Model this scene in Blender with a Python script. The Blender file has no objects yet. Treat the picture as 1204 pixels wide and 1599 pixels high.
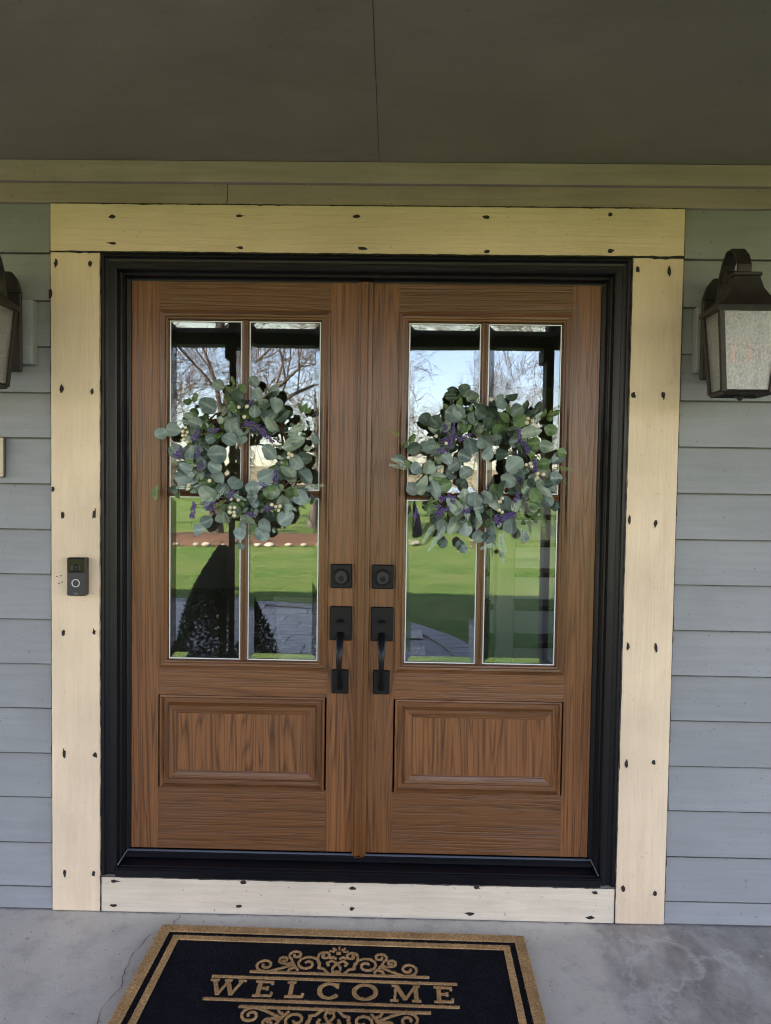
import bpy, bmesh, math, random
from mathutils import Vector, Matrix
R = math.radians
sc = bpy.context.scene
col = sc.collection

# ------------------------------------------------------------------ camera
CAMP = Vector((0.1221, -2.5389, 1.5156))
PITCH, YAW, ROLL = -0.03889, -0.01603, 0.01466
fw = Vector((math.sin(YAW) * math.cos(PITCH), math.cos(YAW) * math.cos(PITCH), math.sin(PITCH)))
r0 = Vector((math.cos(YAW), -math.sin(YAW), 0)); u0 = r0.cross(fw)
rt = r0 * math.cos(ROLL) + u0 * math.sin(ROLL); up = -r0 * math.sin(ROLL) + u0 * math.cos(ROLL)
cd = bpy.data.cameras.new('camera'); cam = bpy.data.objects.new('camera', cd); col.objects.link(cam)
m = Matrix((rt, up, -fw)).transposed().to_4x4(); m.translation = CAMP
cam.matrix_world = m
cd.sensor_fit = 'VERTICAL'; cd.sensor_height = 24.0; cd.lens = 24.0 * 1156 / 1599
cd.clip_start = 0.05; cd.clip_end = 5000
sc.camera = cam

def px(x, y, Y):                       # photo pixel -> point on the wall-parallel plane y = Y
    d = fw * 1156 + rt * (x - 602) + up * (799.5 - y)
    return CAMP + d * ((Y - CAMP.y) / d.y)

# ------------------------------------------------------------------ world, sun, exposure
SUN_EL, SUN_AZ = R(26), R(-48)
w = bpy.data.worlds.new('World'); sc.world = w; w.use_nodes = True
nt = w.node_tree; nt.nodes.clear()
sky = nt.nodes.new('ShaderNodeTexSky'); sky.sky_type = 'NISHITA'; sky.sun_disc = False
sky.sun_elevation = SUN_EL; sky.sun_rotation = SUN_AZ; sky.air_density = 1.0; sky.dust_density = 0.7; sky.ozone_density = 1.2
bg = nt.nodes.new('ShaderNodeBackground'); bg.inputs['Strength'].default_value = 0.105
wo = nt.nodes.new('ShaderNodeOutputWorld')
nt.links.new(sky.outputs[0], bg.inputs[0]); nt.links.new(bg.outputs[0], wo.inputs[0])
sd = bpy.data.lights.new('sun', 'SUN'); sd.energy = 5.0; sd.angle = R(0.5); sd.color = (1.0, 0.94, 0.85)
so = bpy.data.objects.new('sun', sd); col.objects.link(so)
so.rotation_euler = (-(math.pi / 2 - SUN_EL), 0, -SUN_AZ)
sc.view_settings.view_transform = 'Standard'; sc.view_settings.look = 'None'
sc.view_settings.gamma = 1.0; sc.view_settings.use_curve_mapping = False
sc.view_settings.exposure = 3.46
sc.view_settings.use_white_balance = True; sc.view_settings.white_balance_temperature = 7800; sc.view_settings.white_balance_tint = 31
cy = sc.cycles
cy.use_denoising = True; cy.use_adaptive_sampling = True; cy.adaptive_threshold = 0.003
cy.filter_width = 1.1
cy.max_bounces = 10; cy.diffuse_bounces = 5; cy.glossy_bounces = 5; cy.transmission_bounces = 6; cy.transparent_max_bounces = 24
cy.sample_clamp_indirect = 8.0; cy.caustics_reflective = False; cy.caustics_refractive = False

# ------------------------------------------------------------------ helpers
def wpos(o):
    v = Vector((0, 0, 0))
    while o: v += o.location; o = o.parent
    return v

class MB:
    def __init__(s): s.v = []; s.f = []; s.mi = []
    def add(s, vs, fs, mi=0):
        b = len(s.v); s.v += [tuple(v) for v in vs]
        for f in fs: s.f.append([b + i for i in f]); s.mi.append(mi)
        return s
    def box(s, x0, x1, y0, y1, z0, z1, mi=0):
        return s.add([(x0,y0,z0),(x1,y0,z0),(x1,y1,z0),(x0,y1,z0),(x0,y0,z1),(x1,y0,z1),(x1,y1,z1),(x0,y1,z1)],
              [(0,3,2,1),(4,5,6,7),(0,1,5,4),(1,2,6,5),(2,3,7,6),(3,0,4,7)], mi)
    def hexa(s, vs, mi=0):             # 8 corners in box order
        return s.add(vs, [(0,3,2,1),(4,5,6,7),(0,1,5,4),(1,2,6,5),(2,3,7,6),(3,0,4,7)], mi)
    def poly_prism(s, pts, y0, y1, mi=0):   # (x,z) outline, counter-clockwise seen from -y, extruded in y
        n = len(pts)
        vs = [(p[0], y0, p[1]) for p in pts] + [(p[0], y1, p[1]) for p in pts]
        fs = [tuple(range(n)), tuple(range(2*n-1, n-1, -1))] + [(i, n+i, n+(i+1) % n, (i+1) % n) for i in range(n)]
        return s.add(vs, fs, mi)
    def tube(s, pts, rad, n=6, cap=True, mi=0):
        pts = [Vector(p) for p in pts]; k = len(pts)
        if not hasattr(rad, '__len__'): rad = [rad] * k
        ref = None; rings = []
        for i, p in enumerate(pts):
            t = (pts[min(i+1, k-1)] - pts[max(i-1, 0)])
            t = t.normalized() if t.length > 1e-9 else Vector((0,0,1))
            if ref is None:
                ref = Vector((1,0,0)) if abs(t.x) < .8 else Vector((0,1,0))
            a = ref - t * ref.dot(t)
            a = a.normalized() if a.length > 1e-6 else t.orthogonal().normalized()
            ref = a; b = t.cross(a)
            r = rad[i]; rx, ry = r if hasattr(r, '__len__') else (r, r)
            rings.append([p + a*rx*math.cos(2*math.pi*j/n) + b*ry*math.sin(2*math.pi*j/n) for j in range(n)])
        vs = [v for r in rings for v in r]; fs = []
        for i in range(k-1):
            for j in range(n):
                fs.append((i*n+j, i*n+(j+1) % n, (i+1)*n+(j+1) % n, (i+1)*n+j))
        if cap: fs.append(tuple(range(n-1, -1, -1))); fs.append(tuple((k-1)*n+j for j in range(n)))
        return s.add(vs, fs, mi)
    def lathe_y(s, c, prof, n=24, mi=0):    # profile of (radius, y offset) about the y axis through c
        vs = []; fs = []
        for r, y in prof:
            for j in range(n):
                a = 2*math.pi*j/n; vs.append((c[0]+r*math.cos(a), c[1]+y, c[2]+r*math.sin(a)))
        k = len(prof)
        for i in range(k-1):
            for j in range(n): fs.append((i*n+j, i*n+(j+1) % n, (i+1)*n+(j+1) % n, (i+1)*n+j))
        fs.append(tuple((k-1)*n+j for j in range(n)))
        return s.add(vs, fs, mi)
    def build(s, name, mats, parent=None, bev=0, smooth=False, seg=1):
        off = wpos(parent) if parent else Vector((0,0,0))
        me = bpy.data.meshes.new(name)
        me.from_pydata([tuple(Vector(v)-off) for v in s.v], [], s.f)
        if not isinstance(mats, (list, tuple)): mats = [mats]
        for mm in mats: me.materials.append(mm)
        for p, i in zip(me.polygons, s.mi): p.material_index = i
        bm = bmesh.new(); bm.from_mesh(me)
        bmesh.ops.recalc_face_normals(bm, faces=bm.faces)
        if bev: bmesh.ops.bevel(bm, geom=list(bm.edges), offset=bev, segments=seg, affect='EDGES', profile=.6)
        bm.to_mesh(me); bm.free()
        if smooth:
            for p in me.polygons: p.use_smooth = True
            if smooth is not True: me.set_sharp_from_angle(angle=R(smooth))
        return link(name, me, parent)

def link(name, me, parent=None):
    o = bpy.data.objects.new(name, me); col.objects.link(o)
    if parent: o.parent = parent
    return o
def box(name, mat, parent, *a, bev=.0015): return MB().box(*a).build(name, mat, parent, bev)
def thing(name, label, cat, loc=(0,0,0), group=None):
    o = bpy.data.objects.new(name, None); col.objects.link(o); o.location = loc; o.empty_display_size = .1
    return tag(o, label, cat, group)
def tag(o, label=None, cat=None, group=None, kind=None):
    if label: o['label'] = label
    if cat: o['category'] = cat
    if group: o['group'] = group
    if kind: o['kind'] = kind
    return o

# ------------------------------------------------------------------ materials
class NT:
    def __init__(s, name):
        s.m = bpy.data.materials.new(name); s.m.use_nodes = True; s.t = s.m.node_tree; s.t.nodes.clear()
        s.out = s.n('OutputMaterial')
    def n(s, typ, **kw):
        nd = s.t.nodes.new('ShaderNode' + typ)
        for k, v in kw.items():
            if k[0] == '_': nd.inputs[k[1:].replace('_', ' ')].default_value = v
            else: setattr(nd, k, v)
        return nd
    def l(s, a, b): s.t.links.new(a, b)
    def put(s, sock, v):
        if hasattr(v, 'is_output'): s.l(v, sock)
        else: sock.default_value = v
    def math(s, op, a, b=0.0, c=None, clamp=False):
        nd = s.n('Math', operation=op, use_clamp=clamp); s.put(nd.inputs[0], a); s.put(nd.inputs[1], b)
        if c is not None: s.put(nd.inputs[2], c)
        return nd.outputs[0]
    def vmul(s, v, k):
        nd = s.n('VectorMath', operation='MULTIPLY'); s.put(nd.inputs[0], v); s.put(nd.inputs[1], k); return nd.outputs[0]
    def vadd(s, v, k):
        nd = s.n('VectorMath', operation='ADD'); s.put(nd.inputs[0], v); s.put(nd.inputs[1], k); return nd.outputs[0]
    def noise(s, v, scale, detail=2.0, rough=.5, dist=0.0):
        nd = s.n('TexNoise'); s.put(nd.inputs['Vector'], v); nd.inputs['Scale'].default_value = scale
        nd.inputs['Detail'].default_value = detail; nd.inputs['Roughness'].default_value = rough; nd.inputs['Distortion'].default_value = dist
        return nd.outputs[0]
    def ramp(s, f, stops, interp='LINEAR'):
        nd = s.n('ValToRGB'); s.put(nd.inputs[0], f); cr = nd.color_ramp; cr.interpolation = interp
        while len(cr.elements) < len(stops): cr.elements.new(.5)
        for e, (p, c) in zip(cr.elements, stops):
            e.position = p; e.color = (c, c, c, 1) if not hasattr(c, '__len__') else (*c, 1)
        return nd.outputs[0]
    def mix(s, f, a, b, typ='MIX'):
        nd = s.n('Mix', data_type='RGBA', blend_type=typ); s.put(nd.inputs[0], f)
        for k, v in ((6, a), (7, b)):
            s.put(nd.inputs[k], v if hasattr(v, 'is_output') else (*v, 1))
        return nd.outputs[2]
    def coord(s, which='Object', rnd=True):
        c = s.n('TexCoord').outputs[which]
        if rnd:
            r = s.n('ObjectInfo').outputs['Random']
            cb = s.n('CombineXYZ'); 
            s.l(s.math('MULTIPLY', r, 37.0), cb.inputs[0]); s.l(s.math('MULTIPLY', r, 91.0), cb.inputs[1]); s.l(s.math('MULTIPLY', r, 53.0), cb.inputs[2])
            c = s.vadd(c, cb.outputs[0])
        return c
    def bsdf(s, color, rough=.5, spec=.5, bump=None, bstr=.3, bdist=.002, metal=0.0, coat=0.0, **kw):
        b = s.n('BsdfPrincipled'); s.put(b.inputs['Base Color'], color if hasattr(color, 'is_output') else (*color, 1))
        s.put(b.inputs['Roughness'], rough); b.inputs['Specular IOR Level'].default_value = spec
        b.inputs['Metallic'].default_value = metal; b.inputs['Coat Weight'].default_value = coat
        for k, v in kw.items(): s.put(b.inputs[k.replace('_', ' ')], v)
        if bump is not None:
            bp = s.n('Bump'); bp.inputs['Strength'].default_value = bstr; bp.inputs['Distance'].default_value = bdist
            s.l(bump, bp.inputs['Height']); s.l(bp.outputs[0], b.inputs['Normal'])
        s.l(b.outputs[0], s.out.inputs[0]); return s.m

def m_wood(name, axis, light, dark, figure=1.0, stretch=.038, fs=13.0):
    s = NT(name); c = s.coord()
    st = {'z': (1, 1, stretch), 'x': (stretch, 1, 1)}[axis]
    v = s.vmul(c, st)
    fig = s.noise(v, fs, 1.5, .4, .10)
    rings = s.math('PINGPONG', s.math('MULTIPLY', fig, 24.0 * figure), .5)
    ringm = s.ramp(rings, [(.0, .15), (.07, .45), (.17, .88), (.5, 1.0)])
    fib = s.noise(s.vmul(c, {'z': (1, 1, .016), 'x': (.016, 1, 1)}[axis]), 150, 2, .6)
    pores = s.ramp(s.noise(s.vmul(c, {'z': (1, 1, .022), 'x': (.022, 1, 1)}[axis]), 92, 3, .7), [(.44, 1), (.53, 0)])
    tone = s.noise(s.vmul(c, {'z': (1, 1, .25), 'x': (.25, 1, 1)}[axis]), 5, 3)
    mid = tuple((a*.62 + b*.38) for a, b in zip(light, dark))
    c1 = s.mix(ringm, dark, light)
    c1 = s.mix(s.ramp(fib, [(.3, 0), (.75, .55)]), c1, mid)
    pm = s.math('MULTIPLY', pores, s.ramp(rings, [(.0, .95), (.5, .35)]))
    c2 = s.mix(s.math('MULTIPLY', pm, .72), c1, tuple(k*.75 for k in dark))
    c3 = s.mix(s.ramp(tone, [(.3, 0), (.75, .45)]), c2, tuple(k*.6 for k in light))
    h = s.math('SUBTRACT', s.math('MULTIPLY', fib, .5), s.math('MULTIPLY', pm, 1.0))
    c3 = s.mix(1.0, c3, s.ramp(s.n('ObjectInfo').outputs['Random'], [(.0, (.84, .82, .80)), (.5, (1, 1, 1)), (1.0, (1.10, 1.06, 1.0))]), 'MULTIPLY')
    return s.bsdf(c3, .31, .44, h, .6, .0012, coat=.05, Coat_Roughness=.2)

def m_paint(name, colr, axis, grain=.35, rough=.55, dirt=(.5, .45, .38), dirt_amt=.25, gscale=60, spec=.4, gc=.085):
    s = NT(name); c = s.coord()
    g = s.noise(s.vmul(c, {'z': (1, 1, .06), 'x': (.06, 1, 1)}[axis]), gscale, 4, .62, .6)
    g2 = s.noise(c, 240, 2)
    d = s.ramp(s.noise(s.vmul(c, {'z': (1, 1, .4), 'x': (.4, 1, 1)}[axis]), 9, 6, .68), [(.52, 0), (.78, dirt_amt)])
    sp = s.ramp(s.noise(c, 75, 2, .5), [(.70, 0), (.76, dirt_amt * 1.6)])
    tone = s.ramp(s.noise(c, 3.0, 3), [(.3, .86), (.7, 1.04)])
    base = s.mix(1.0, colr, tone, 'MULTIPLY')
    base = s.mix(1.0, base, s.ramp(g, [(.32, 1-gc*1.15), (.68, 1+gc*.8)]), 'MULTIPLY')
    base = s.mix(d, base, tuple(a*b for a, b in zip(colr, dirt)))
    base = s.mix(sp, base, tuple(a*.4 for a in colr))
    h = s.math('ADD', g, s.math('MULTIPLY', g2, .12))
    return s.bsdf(base, rough, spec, h, grain, .0035)

def m_plain(name, colr, rough=.5, spec=.5, metal=0, bscale=0, bstr=.2, var=.0, vscale=20, **kw):
    s = NT(name); c = s.coord()
    k = colr
    if var: k = s.mix(1.0, colr, s.ramp(s.noise(c, vscale, 4), [(.25, 1-var), (.75, 1+var)]), 'MULTIPLY')
    return s.bsdf(k, rough, spec, s.noise(c, bscale, 3) if bscale else None, bstr, .002, metal, **kw)

OAKL, OAKD = (.222, .090, .035), (.054, .0215, .009)
WV = m_wood('oak_vertical', 'z', OAKL, OAKD); WH = m_wood('oak_horizontal', 'x', (.172, .070, .027), (.088, .036, .0148), .9)
WP = m_wood('oak_panel', 'z', (.215, .088, .033), (.054, .021, .0088), .70, .075, 12.0)
WM = m_wood('oak_moulding_v', 'z', (.155, .059, .019), (.070, .027, .0095), .5)
WMH = m_wood('oak_moulding_h', 'x', (.155, .059, .019), (.070, .027, .0095), .5)
WA = m_wood('oak_strip', 'z', (.195, .076, .023), (.100, .038, .0125), .35)
CREAM = (.66, .518, .370)
TRIM_V = m_paint('trim_paint_v', CREAM, 'z', .85, gc=.04); TRIM_H = m_paint('trim_paint_h', CREAM, 'x', .85, gc=.04)
FOOT = m_paint('foot_board_paint', (.56, .485, .385), 'x', .6, .6, (.6, .58, .55), .45)
SIDING = m_paint('siding_paint', (.224, .240, .252), 'x', .28, .6, (.72, .7, .66), .4, 45, .4, .055)
CEIL = m_paint('ceiling_paint', (.265, .228, .185), 'x', .25, .7, (.6, .58, .5), .35, 30, .4, .022)
FRIEZE = m_paint('frieze_paint', (.330, .262, .250), 'x', .4, .65, (.6, .58, .5), .4, 45)
BLACKF = m_paint('black_frame_paint', (.0045, .0050, .0070), 'z', .45, .36, (1.5, 1.5, 1.5), .5, 70, .28)
BLACKH = m_paint('black_frame_paint_h', (.0045, .0050, .0070), 'x', .45, .36, (1.5, 1.5, 1.5), .5, 70, .28)
SILLM = m_plain('sill_metal', (.004, .0045, .0065), .30, .3, 0, 90, .1, .3, 15)
CAULK = m_plain('black_caulk', (.016, .015, .015), .7, .3)
HARDW = m_plain('black_hardware', (.0045, .005, .0065), .36, .22, .0, 300, .05)
KEYM = m_plain('lock_core', (.016, .017, .020), .35, .4, .2)
BRONZE = m_plain('dark_bronze', (.022, .018, .016), .5, .4, .3, 220, .15, .3, 30)
SILVER = m_plain('glazing_spacer', (.62, .66, .68), .3, .5, .2)
DARKIN = m_plain('dark_gap', (.006, .006, .007), .8, .2)

def m_glass(name='door_glass', k0=.05, k1=1.25):
    s = NT(name)
    nz = s.noise(s.coord('Object', False), 2.2, 1)
    bp = s.n('Bump'); bp.inputs['Strength'].default_value = .035; bp.inputs['Distance'].default_value = .02; s.l(nz, bp.inputs['Height'])
    tr = s.n('BsdfTransparent'); tr.inputs[0].default_value = (.95, .97, .96, 1)
    gl = s.n('BsdfGlossy'); gl.inputs['Roughness'].default_value = 0.0; gl.inputs[0].default_value = (.74, .90, 1.0, 1); s.l(bp.outputs[0], gl.inputs['Normal'])
    fr = s.n('Fresnel'); fr.inputs[0].default_value = 1.5
    f = s.math('ADD', s.math('MULTIPLY', fr.outputs[0], k1), k0)
    mx = s.n('MixShader'); s.l(f, mx.inputs[0]); s.l(tr.outputs[0], mx.inputs[1]); s.l(gl.outputs[0], mx.inputs[2])
    s.l(mx.outputs[0], s.out.inputs[0]); return s.m
GLASS = m_glass('outer_glass', .01, 1.0); COATED = m_glass('coated_bevel_glass', .11, 1.25)

def m_concrete():
    s = NT('concrete'); c = s.coord('Object', False)
    big = s.noise(c, 2.6, 6, .62, .5); med = s.noise(c, 11, 6, .7); fine = s.noise(c, 150, 4, .7)
    stre = s.noise(s.vmul(c, (1, .55, 1)), 7, 6, .7, .2)
    xyz = s.n('SeparateXYZ'); s.l(c, xyz.inputs[0])
    xm = s.math('ADD', xyz.outputs[0], s.math('MULTIPLY', s.math('SUBTRACT', s.noise(c, 14, 3), .5), .035))
    xm = s.math('ADD', xm, s.math('MULTIPLY', xyz.outputs[1], -.06))
    right = s.ramp(s.math('ADD', s.math('MULTIPLY', s.math('SUBTRACT', xm, .815), 30.0), .5, clamp=True), [(0, 0), (1, 1)])
    base = s.mix(s.ramp(big, [(.35, 0), (.7, 1)]), (.46, .425, .362), (.57, .530, .455))
    stain = s.mix(s.ramp(stre, [(.36, 0), (.66, 1)]), (.23, .21, .18), (.44, .41, .37))
    stain = s.mix(s.ramp(s.noise(s.vadd(c, (3.1, .7, 0)), 3.1, 6, .62, .15), [(.55, 0), (.58, .55), (.60, .25), (.64, 0)]), stain, (.52, .50, .46))
    base = s.mix(right, base, stain)
    base = s.mix(s.ramp(med, [(.5, 0), (.72, .5)]), base, (.24, .232, .22))
    base = s.mix(s.ramp(s.noise(c, 60, 3), [(.66, 0), (.72, .65)]), base, (.14, .13, .12))
    base = s.mix(s.ramp(s.noise(s.vadd(c, (9, 9, 0)), 42, 2), [(.70, 0), (.74, .7)]), base, (.45, .45, .44))
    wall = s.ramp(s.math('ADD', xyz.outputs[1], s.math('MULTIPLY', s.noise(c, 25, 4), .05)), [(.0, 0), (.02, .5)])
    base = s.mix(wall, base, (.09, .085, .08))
    return s.bsdf(base, .75, .3, s.math('ADD', fine, s.math('MULTIPLY', med, .6)), .35, .003)
CONC = m_concrete()

def m_leaf(name, a, b, vein, fresh=.3):
    s = NT(name); c = s.n('TexCoord').outputs['Object']; rnd = s.n('ObjectInfo').outputs['Random']
    base = s.mix(rnd, a, b)
    n = s.noise(s.vadd(c, s.n('ObjectInfo').outputs['Location']), 55, 4, .6)
    base = s.mix(s.ramp(n, [(.42, 0), (.62, fresh)]), base, vein)
    xyz = s.n('SeparateXYZ'); s.l(c, xyz.inputs[0])
    ax = s.math('ABSOLUTE', xyz.outputs[0])
    rib = s.ramp(s.math('MULTIPLY', ax, 30.0), [(.0, .5), (.06, 0)])
    base = s.mix(rib, base, vein)
    side = s.math('ADD', s.math('MULTIPLY', xyz.outputs[2], 1.0), s.math('MULTIPLY', ax, -.8))
    vv = s.math('PINGPONG', s.math('MULTIPLY', side, 260.0), 1.0)
    base = s.mix(s.ramp(vv, [(.0, .22), (.18, 0)]), base, vein)
    return s.bsdf(base, .46, .5, s.math('ADD', vv, s.math('MULTIPLY', n, 6.0)), .3, .0010)
LEAF_B = m_leaf('eucalyptus_leaf', (.062, .108, .102), (.175, .250, .235), (.25, .33, .30), .4)
LEAF_G = m_leaf('green_leaf', (.055, .125, .045), (.085, .165, .060), (.16, .25, .10), .4)
LEAF_V = m_leaf('sage_leaf', (.145, .215, .155), (.185, .260, .195), (.34, .41, .34), .6)
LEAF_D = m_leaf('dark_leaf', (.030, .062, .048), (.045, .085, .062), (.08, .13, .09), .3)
TWIG = m_plain('twig', (.085, .052, .030), .8, .2, 0, 60, .3, .3, 30)
STEMG = m_plain('green_stem', (.16, .19, .075), .7, .2)
LAV = m_plain('lavender', (.135, .085, .27), .8, .2, 0, 0, 0, .5, 120)
BERRY = m_plain('berry', (.62, .56, .40), .35, .5, 0, 0, 0, .12, 50)
FROST = m_plain('frosted_sprig', (.30, .42, .35), .7, .3, 0, 0, 0, .3, 60)

# ------------------------------------------------------------------ setting: ground, porch, house
def m_lawn():
    s = NT('lawn_grass'); c = s.coord('Object', False)
    a = s.noise(s.vmul(c, (1, .6, 1)), 2.4, 8, .75); b = s.noise(c, 38, 6, .8)
    k = s.mix(s.ramp(a, [(.3, 0), (.7, 1)]), (.070, .175, .022), (.150, .285, .050))
    k = s.mix(s.ramp(b, [(.35, 0), (.7, .6)]), k, (.140, .200, .050))
    k = s.mix(s.ramp(s.noise(c, .55, 6, .7), [(.42, 0), (.60, .85)]), k, (.215, .265, .070))
    k = s.mix(s.ramp(s.noise(s.vmul(c, (.4, 1, 1)), 5.0, 6, .8), [(.5, 0), (.66, .6)]), k, (.030, .080, .010))
    return s.bsdf(k, .9, .15, b, .9, .05)
def m_field():
    s = NT('far_field'); c = s.coord('Object', False)
    k = s.mix(s.ramp(s.noise(s.vmul(c, (.3, 1, 1)), .03, 5), [(.35, 0), (.6, 1)]), (.30, .225, .12), (.38, .31, .185))
    k = s.mix(s.ramp(s.noise(s.vmul(c, (.2, 1, 1)), .02, 3), [(.5, 0), (.6, .7)]), k, (.11, .15, .05))
    return s.bsdf(k, .95, .1)
def terrain(name, mat, y0, y1, ny, xw, kind='structure'):
    mb = MB(); nx = 24; vs = []; fs = []
    for j in range(ny + 1):
        t = j / ny; y = y0 + (y1 - y0) * t ** 1.6
        for i in range(nx + 1):
            x = (i / nx * 2 - 1); x = math.copysign(abs(x) ** 1.5, x) * xw
            d = math.hypot(x, y); z = -.20 if d < 30 else -.20 + (d - 30) * .0215 * min(1, (d - 30) / 60)
            vs.append((x, y, z))
    for j in range(ny):
        for i in range(nx):
            q = j * (nx + 1) + i; fs.append((q, q + 1, q + nx + 2, q + nx + 1))
    mb.add(vs, fs); o = mb.build(name, mat); tag(o, kind=kind); return o
LAWNM = m_lawn()
lawn = terrain('lawn', LAWNM, 60, -75, 40, 75)
for v in lawn.data.vertices: v.co.z += 0.0
field = terrain('field', m_field(), 900, -1600, 110, 1800)
for v in field.data.vertices: v.co.z -= (1.6 if math.hypot(v.co.x, v.co.y) < 66 else .12)
pond = MB().add([(1.2+ (4.4)*math.cos(a*.3927)+1.5, -66+3.2*math.sin(a*.3927), .80 - .0) for a in range(16)], [tuple(range(16))]).build('pond', m_plain('pond_water', (.25, .33, .40), .06, .5))
tag(pond, kind='structure')

porch = MB().box(-4.2, 4.2, -2.95, .02, -.30, 0).build('porch_floor', CONC, None, .012); tag(porch, kind='structure')
ceil = MB().box(-4.2, 4.2, -2.95, .02, 2.590, 2.612).build('porch_ceiling', CEIL); tag(ceil, kind='structure')
sm = MB()
sm.add([(.0645, -2.9, 2.5892), (.0660, -2.9, 2.5892), (.0445, .0, 2.5892), (.0425, .0, 2.5892)], [(0, 1, 2, 3)])
sm.build('panel_joint', m_plain('joint_dark', (.055, .05, .042), .9), ceil)
# crack in the slab
random.seed(5)
def crack(pts, wd):
    mb = MB(); P = []
    for (a, b) in zip(pts[:-1], pts[1:]):
        for t in (0, .2, .4, .6, .8): P.append((a[0]+(b[0]-a[0])*t+random.uniform(-.006, .006), a[1]+(b[1]-a[1])*t+random.uniform(-.005, .005)))
    P.append(pts[-1])
    vs = []; fs = []
    for i, p in enumerate(P):
        q = wd*random.uniform(.3, 1.2); vs += [(p[0]-q, p[1], .0012), (p[0]+q, p[1]+q*.3, .0012)]
    for i in range(len(P)-1): fs.append((2*i, 2*i+1, 2*i+3, 2*i+2))
    mb.add(vs, fs); return mb
crack([(-.612, -.03), (-.624, -.09), (-.69, -.16), (-.70, -.30), (-.684, -.40), (-.70, -.50), (-.66, -.8), (-.7, -1.4)], .0014).build('crack', m_plain('crack_dirt', (.11, .10, .09), .95), porch)

house = thing('house', 'grey clapboard house with a deep porch round the double entry door', 'house', (0, .1, 0))
PLASTER = m_plain('interior_plaster', (.40, .37, .33), .9, .2, 0, 0, 0, .05, 3)
ROOFM = m_plain('roof_shingle', (.07, .065, .06), .9, .2, 0, 40, .5, .3, 12)
WHT = m_plain('white_wood', (.80, .80, .79), .5, .4)
OUTER = m_plain('upper_siding', (.285, .298, .312), .7, .3, 0, 0, 0, .08, 4)
# front wall round the door opening, back wall with windows, side walls
fwp = MB()
for e in (-1, 1):
    for q0, q1, z0, z1 in ((.86, 2.15, -.3, 2.9), (3.55, 6, -.3, 2.9), (2.15, 3.55, -.3, .88), (2.15, 3.55, 2.22, 2.9)): fwp.box(min(e*q0, e*q1), max(e*q0, e*q1), .02, .14, z0, z1)
fwp.box(-.86, .86, .02, .14, 2.26, 2.9); fwp.box(-.86, .86, .02, .14, -.3, .10)
fwp.build('front_wall', PLASTER, house)
bw = MB()
for a, b in ((-6, 6),): bw.box(a, b, 6.6, 6.75, -.3, 2.9)
bw.build('back_wall', PLASTER, house)
box('side_wall', PLASTER, house, -6.15, -6, .02, 6.75, -.3, 2.9, bev=0)
box('side_wall', PLASTER, house, 6.0, 6.15, .02, 6.75, -.3, 2.9, bev=0)
box('room_ceiling', PLASTER, house, -6, 6, .14, 6.6, 2.72, 2.82, bev=0)
box('lower_storey', OUTER, house, -16, -6.16, .02, 6.75, -.3, 2.9, bev=0)
box('lower_storey', OUTER, house, 6.16, 16, .02, 6.75, -.3, 2.9, bev=0)
box('upper_storey', OUTER, house, -16, 16, .02, 6.75, 2.9, 5.75, bev=0)
rf = MB()
for (y0, z0, y1, z1) in ((-.55, 5.6, 3.4, 8.4), (7.35, 5.6, 3.4, 8.4)):
    rf.hexa([(-16.4, y0, z0), (16.4, y0, z0), (16.4, y1, z1), (-16.4, y1, z1), (-16.4, y0, z0+.2), (16.4, y0, z0+.2), (16.4, y1, z1+.2), (-16.4, y1, z1+.2)])
rf.build('roof', ROOFM, house)
pr = MB().hexa([(-4.5, -3.3, 2.66), (4.5, -3.3, 2.66), (4.5, .0, 3.5), (-4.5, .0, 3.5), (-4.5, -3.3, 2.78), (4.5, -3.3, 2.78), (4.5, 0, 3.62), (-4.5, 0, 3.62)])
pr.build('porch_roof', ROOFM, house)
# siding courses
ZS = [0.004, .083, .240, .402, .558, .716, .872, 1.028, 1.185, 1.340, 1.497, 1.654, 1.809, 1.965, 2.121, 2.281, 2.447]
random.seed(3)
def course(x0, x1, z0, z1, yb=-.0115, yt=.006):
    j = lambda: random.uniform(-.0012, .0012)
    a, b = j(), j()
    return MB().hexa([(x0, yb+j(), z0+a), (x1, yb+j(), z0+b), (x1, .02, z0+b), (x0, .02, z0+a), (x0, yt, z1+.014), (x1, yt, z1+.014), (x1, .02, z1+.014), (x0, .02, z1+.014)])
LAPSHADE = m_plain('lap_shadow_tone', (.085, .085, .085), .9, .1, 0, 0, 0, .6, 18)  # shadow line under each lap, put into the colour of thin strips
def edge(b, x0, x1, z):  # painted lap shadow strip along the bottom of a board
    MB().box(x0+.001, x1-.001, -.0132, -.004, z-.0016, z+.0006).build('lap_shadow_strip', LAPSHADE, b)
for i in range(len(ZS)-1):
    for e in (-1, 1):
        n0 = 1.0685 + random.uniform(0, .004)
        spans = ((n0, 4.0),) if ZS[i+1] < .82 or ZS[i] > 2.28 else ((n0, 2.068), (3.632, 4.0))
        for q0, q1 in spans:
            x0, x1 = min(e*q0, e*q1), max(e*q0, e*q1)
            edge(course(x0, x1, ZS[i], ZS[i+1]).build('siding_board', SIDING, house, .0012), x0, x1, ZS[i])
course(-4.0, -.4695, 2.449, 2.512, -.0115, .002).build('siding_board', FRIEZE, house, .0012)
course(-.4675, 4.0, 2.449, 2.512, -.0115, .002).build('siding_board', FRIEZE, house, .0012)
box('frieze_board', FRIEZE, house, -4.0, 4.0, -.021, .02, 2.5185, 2.5885)
box('frieze_shadow_gap', CAULK, house, -4.0, 4.0, .004, .02, 2.50, 2.5185, bev=0)
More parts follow.
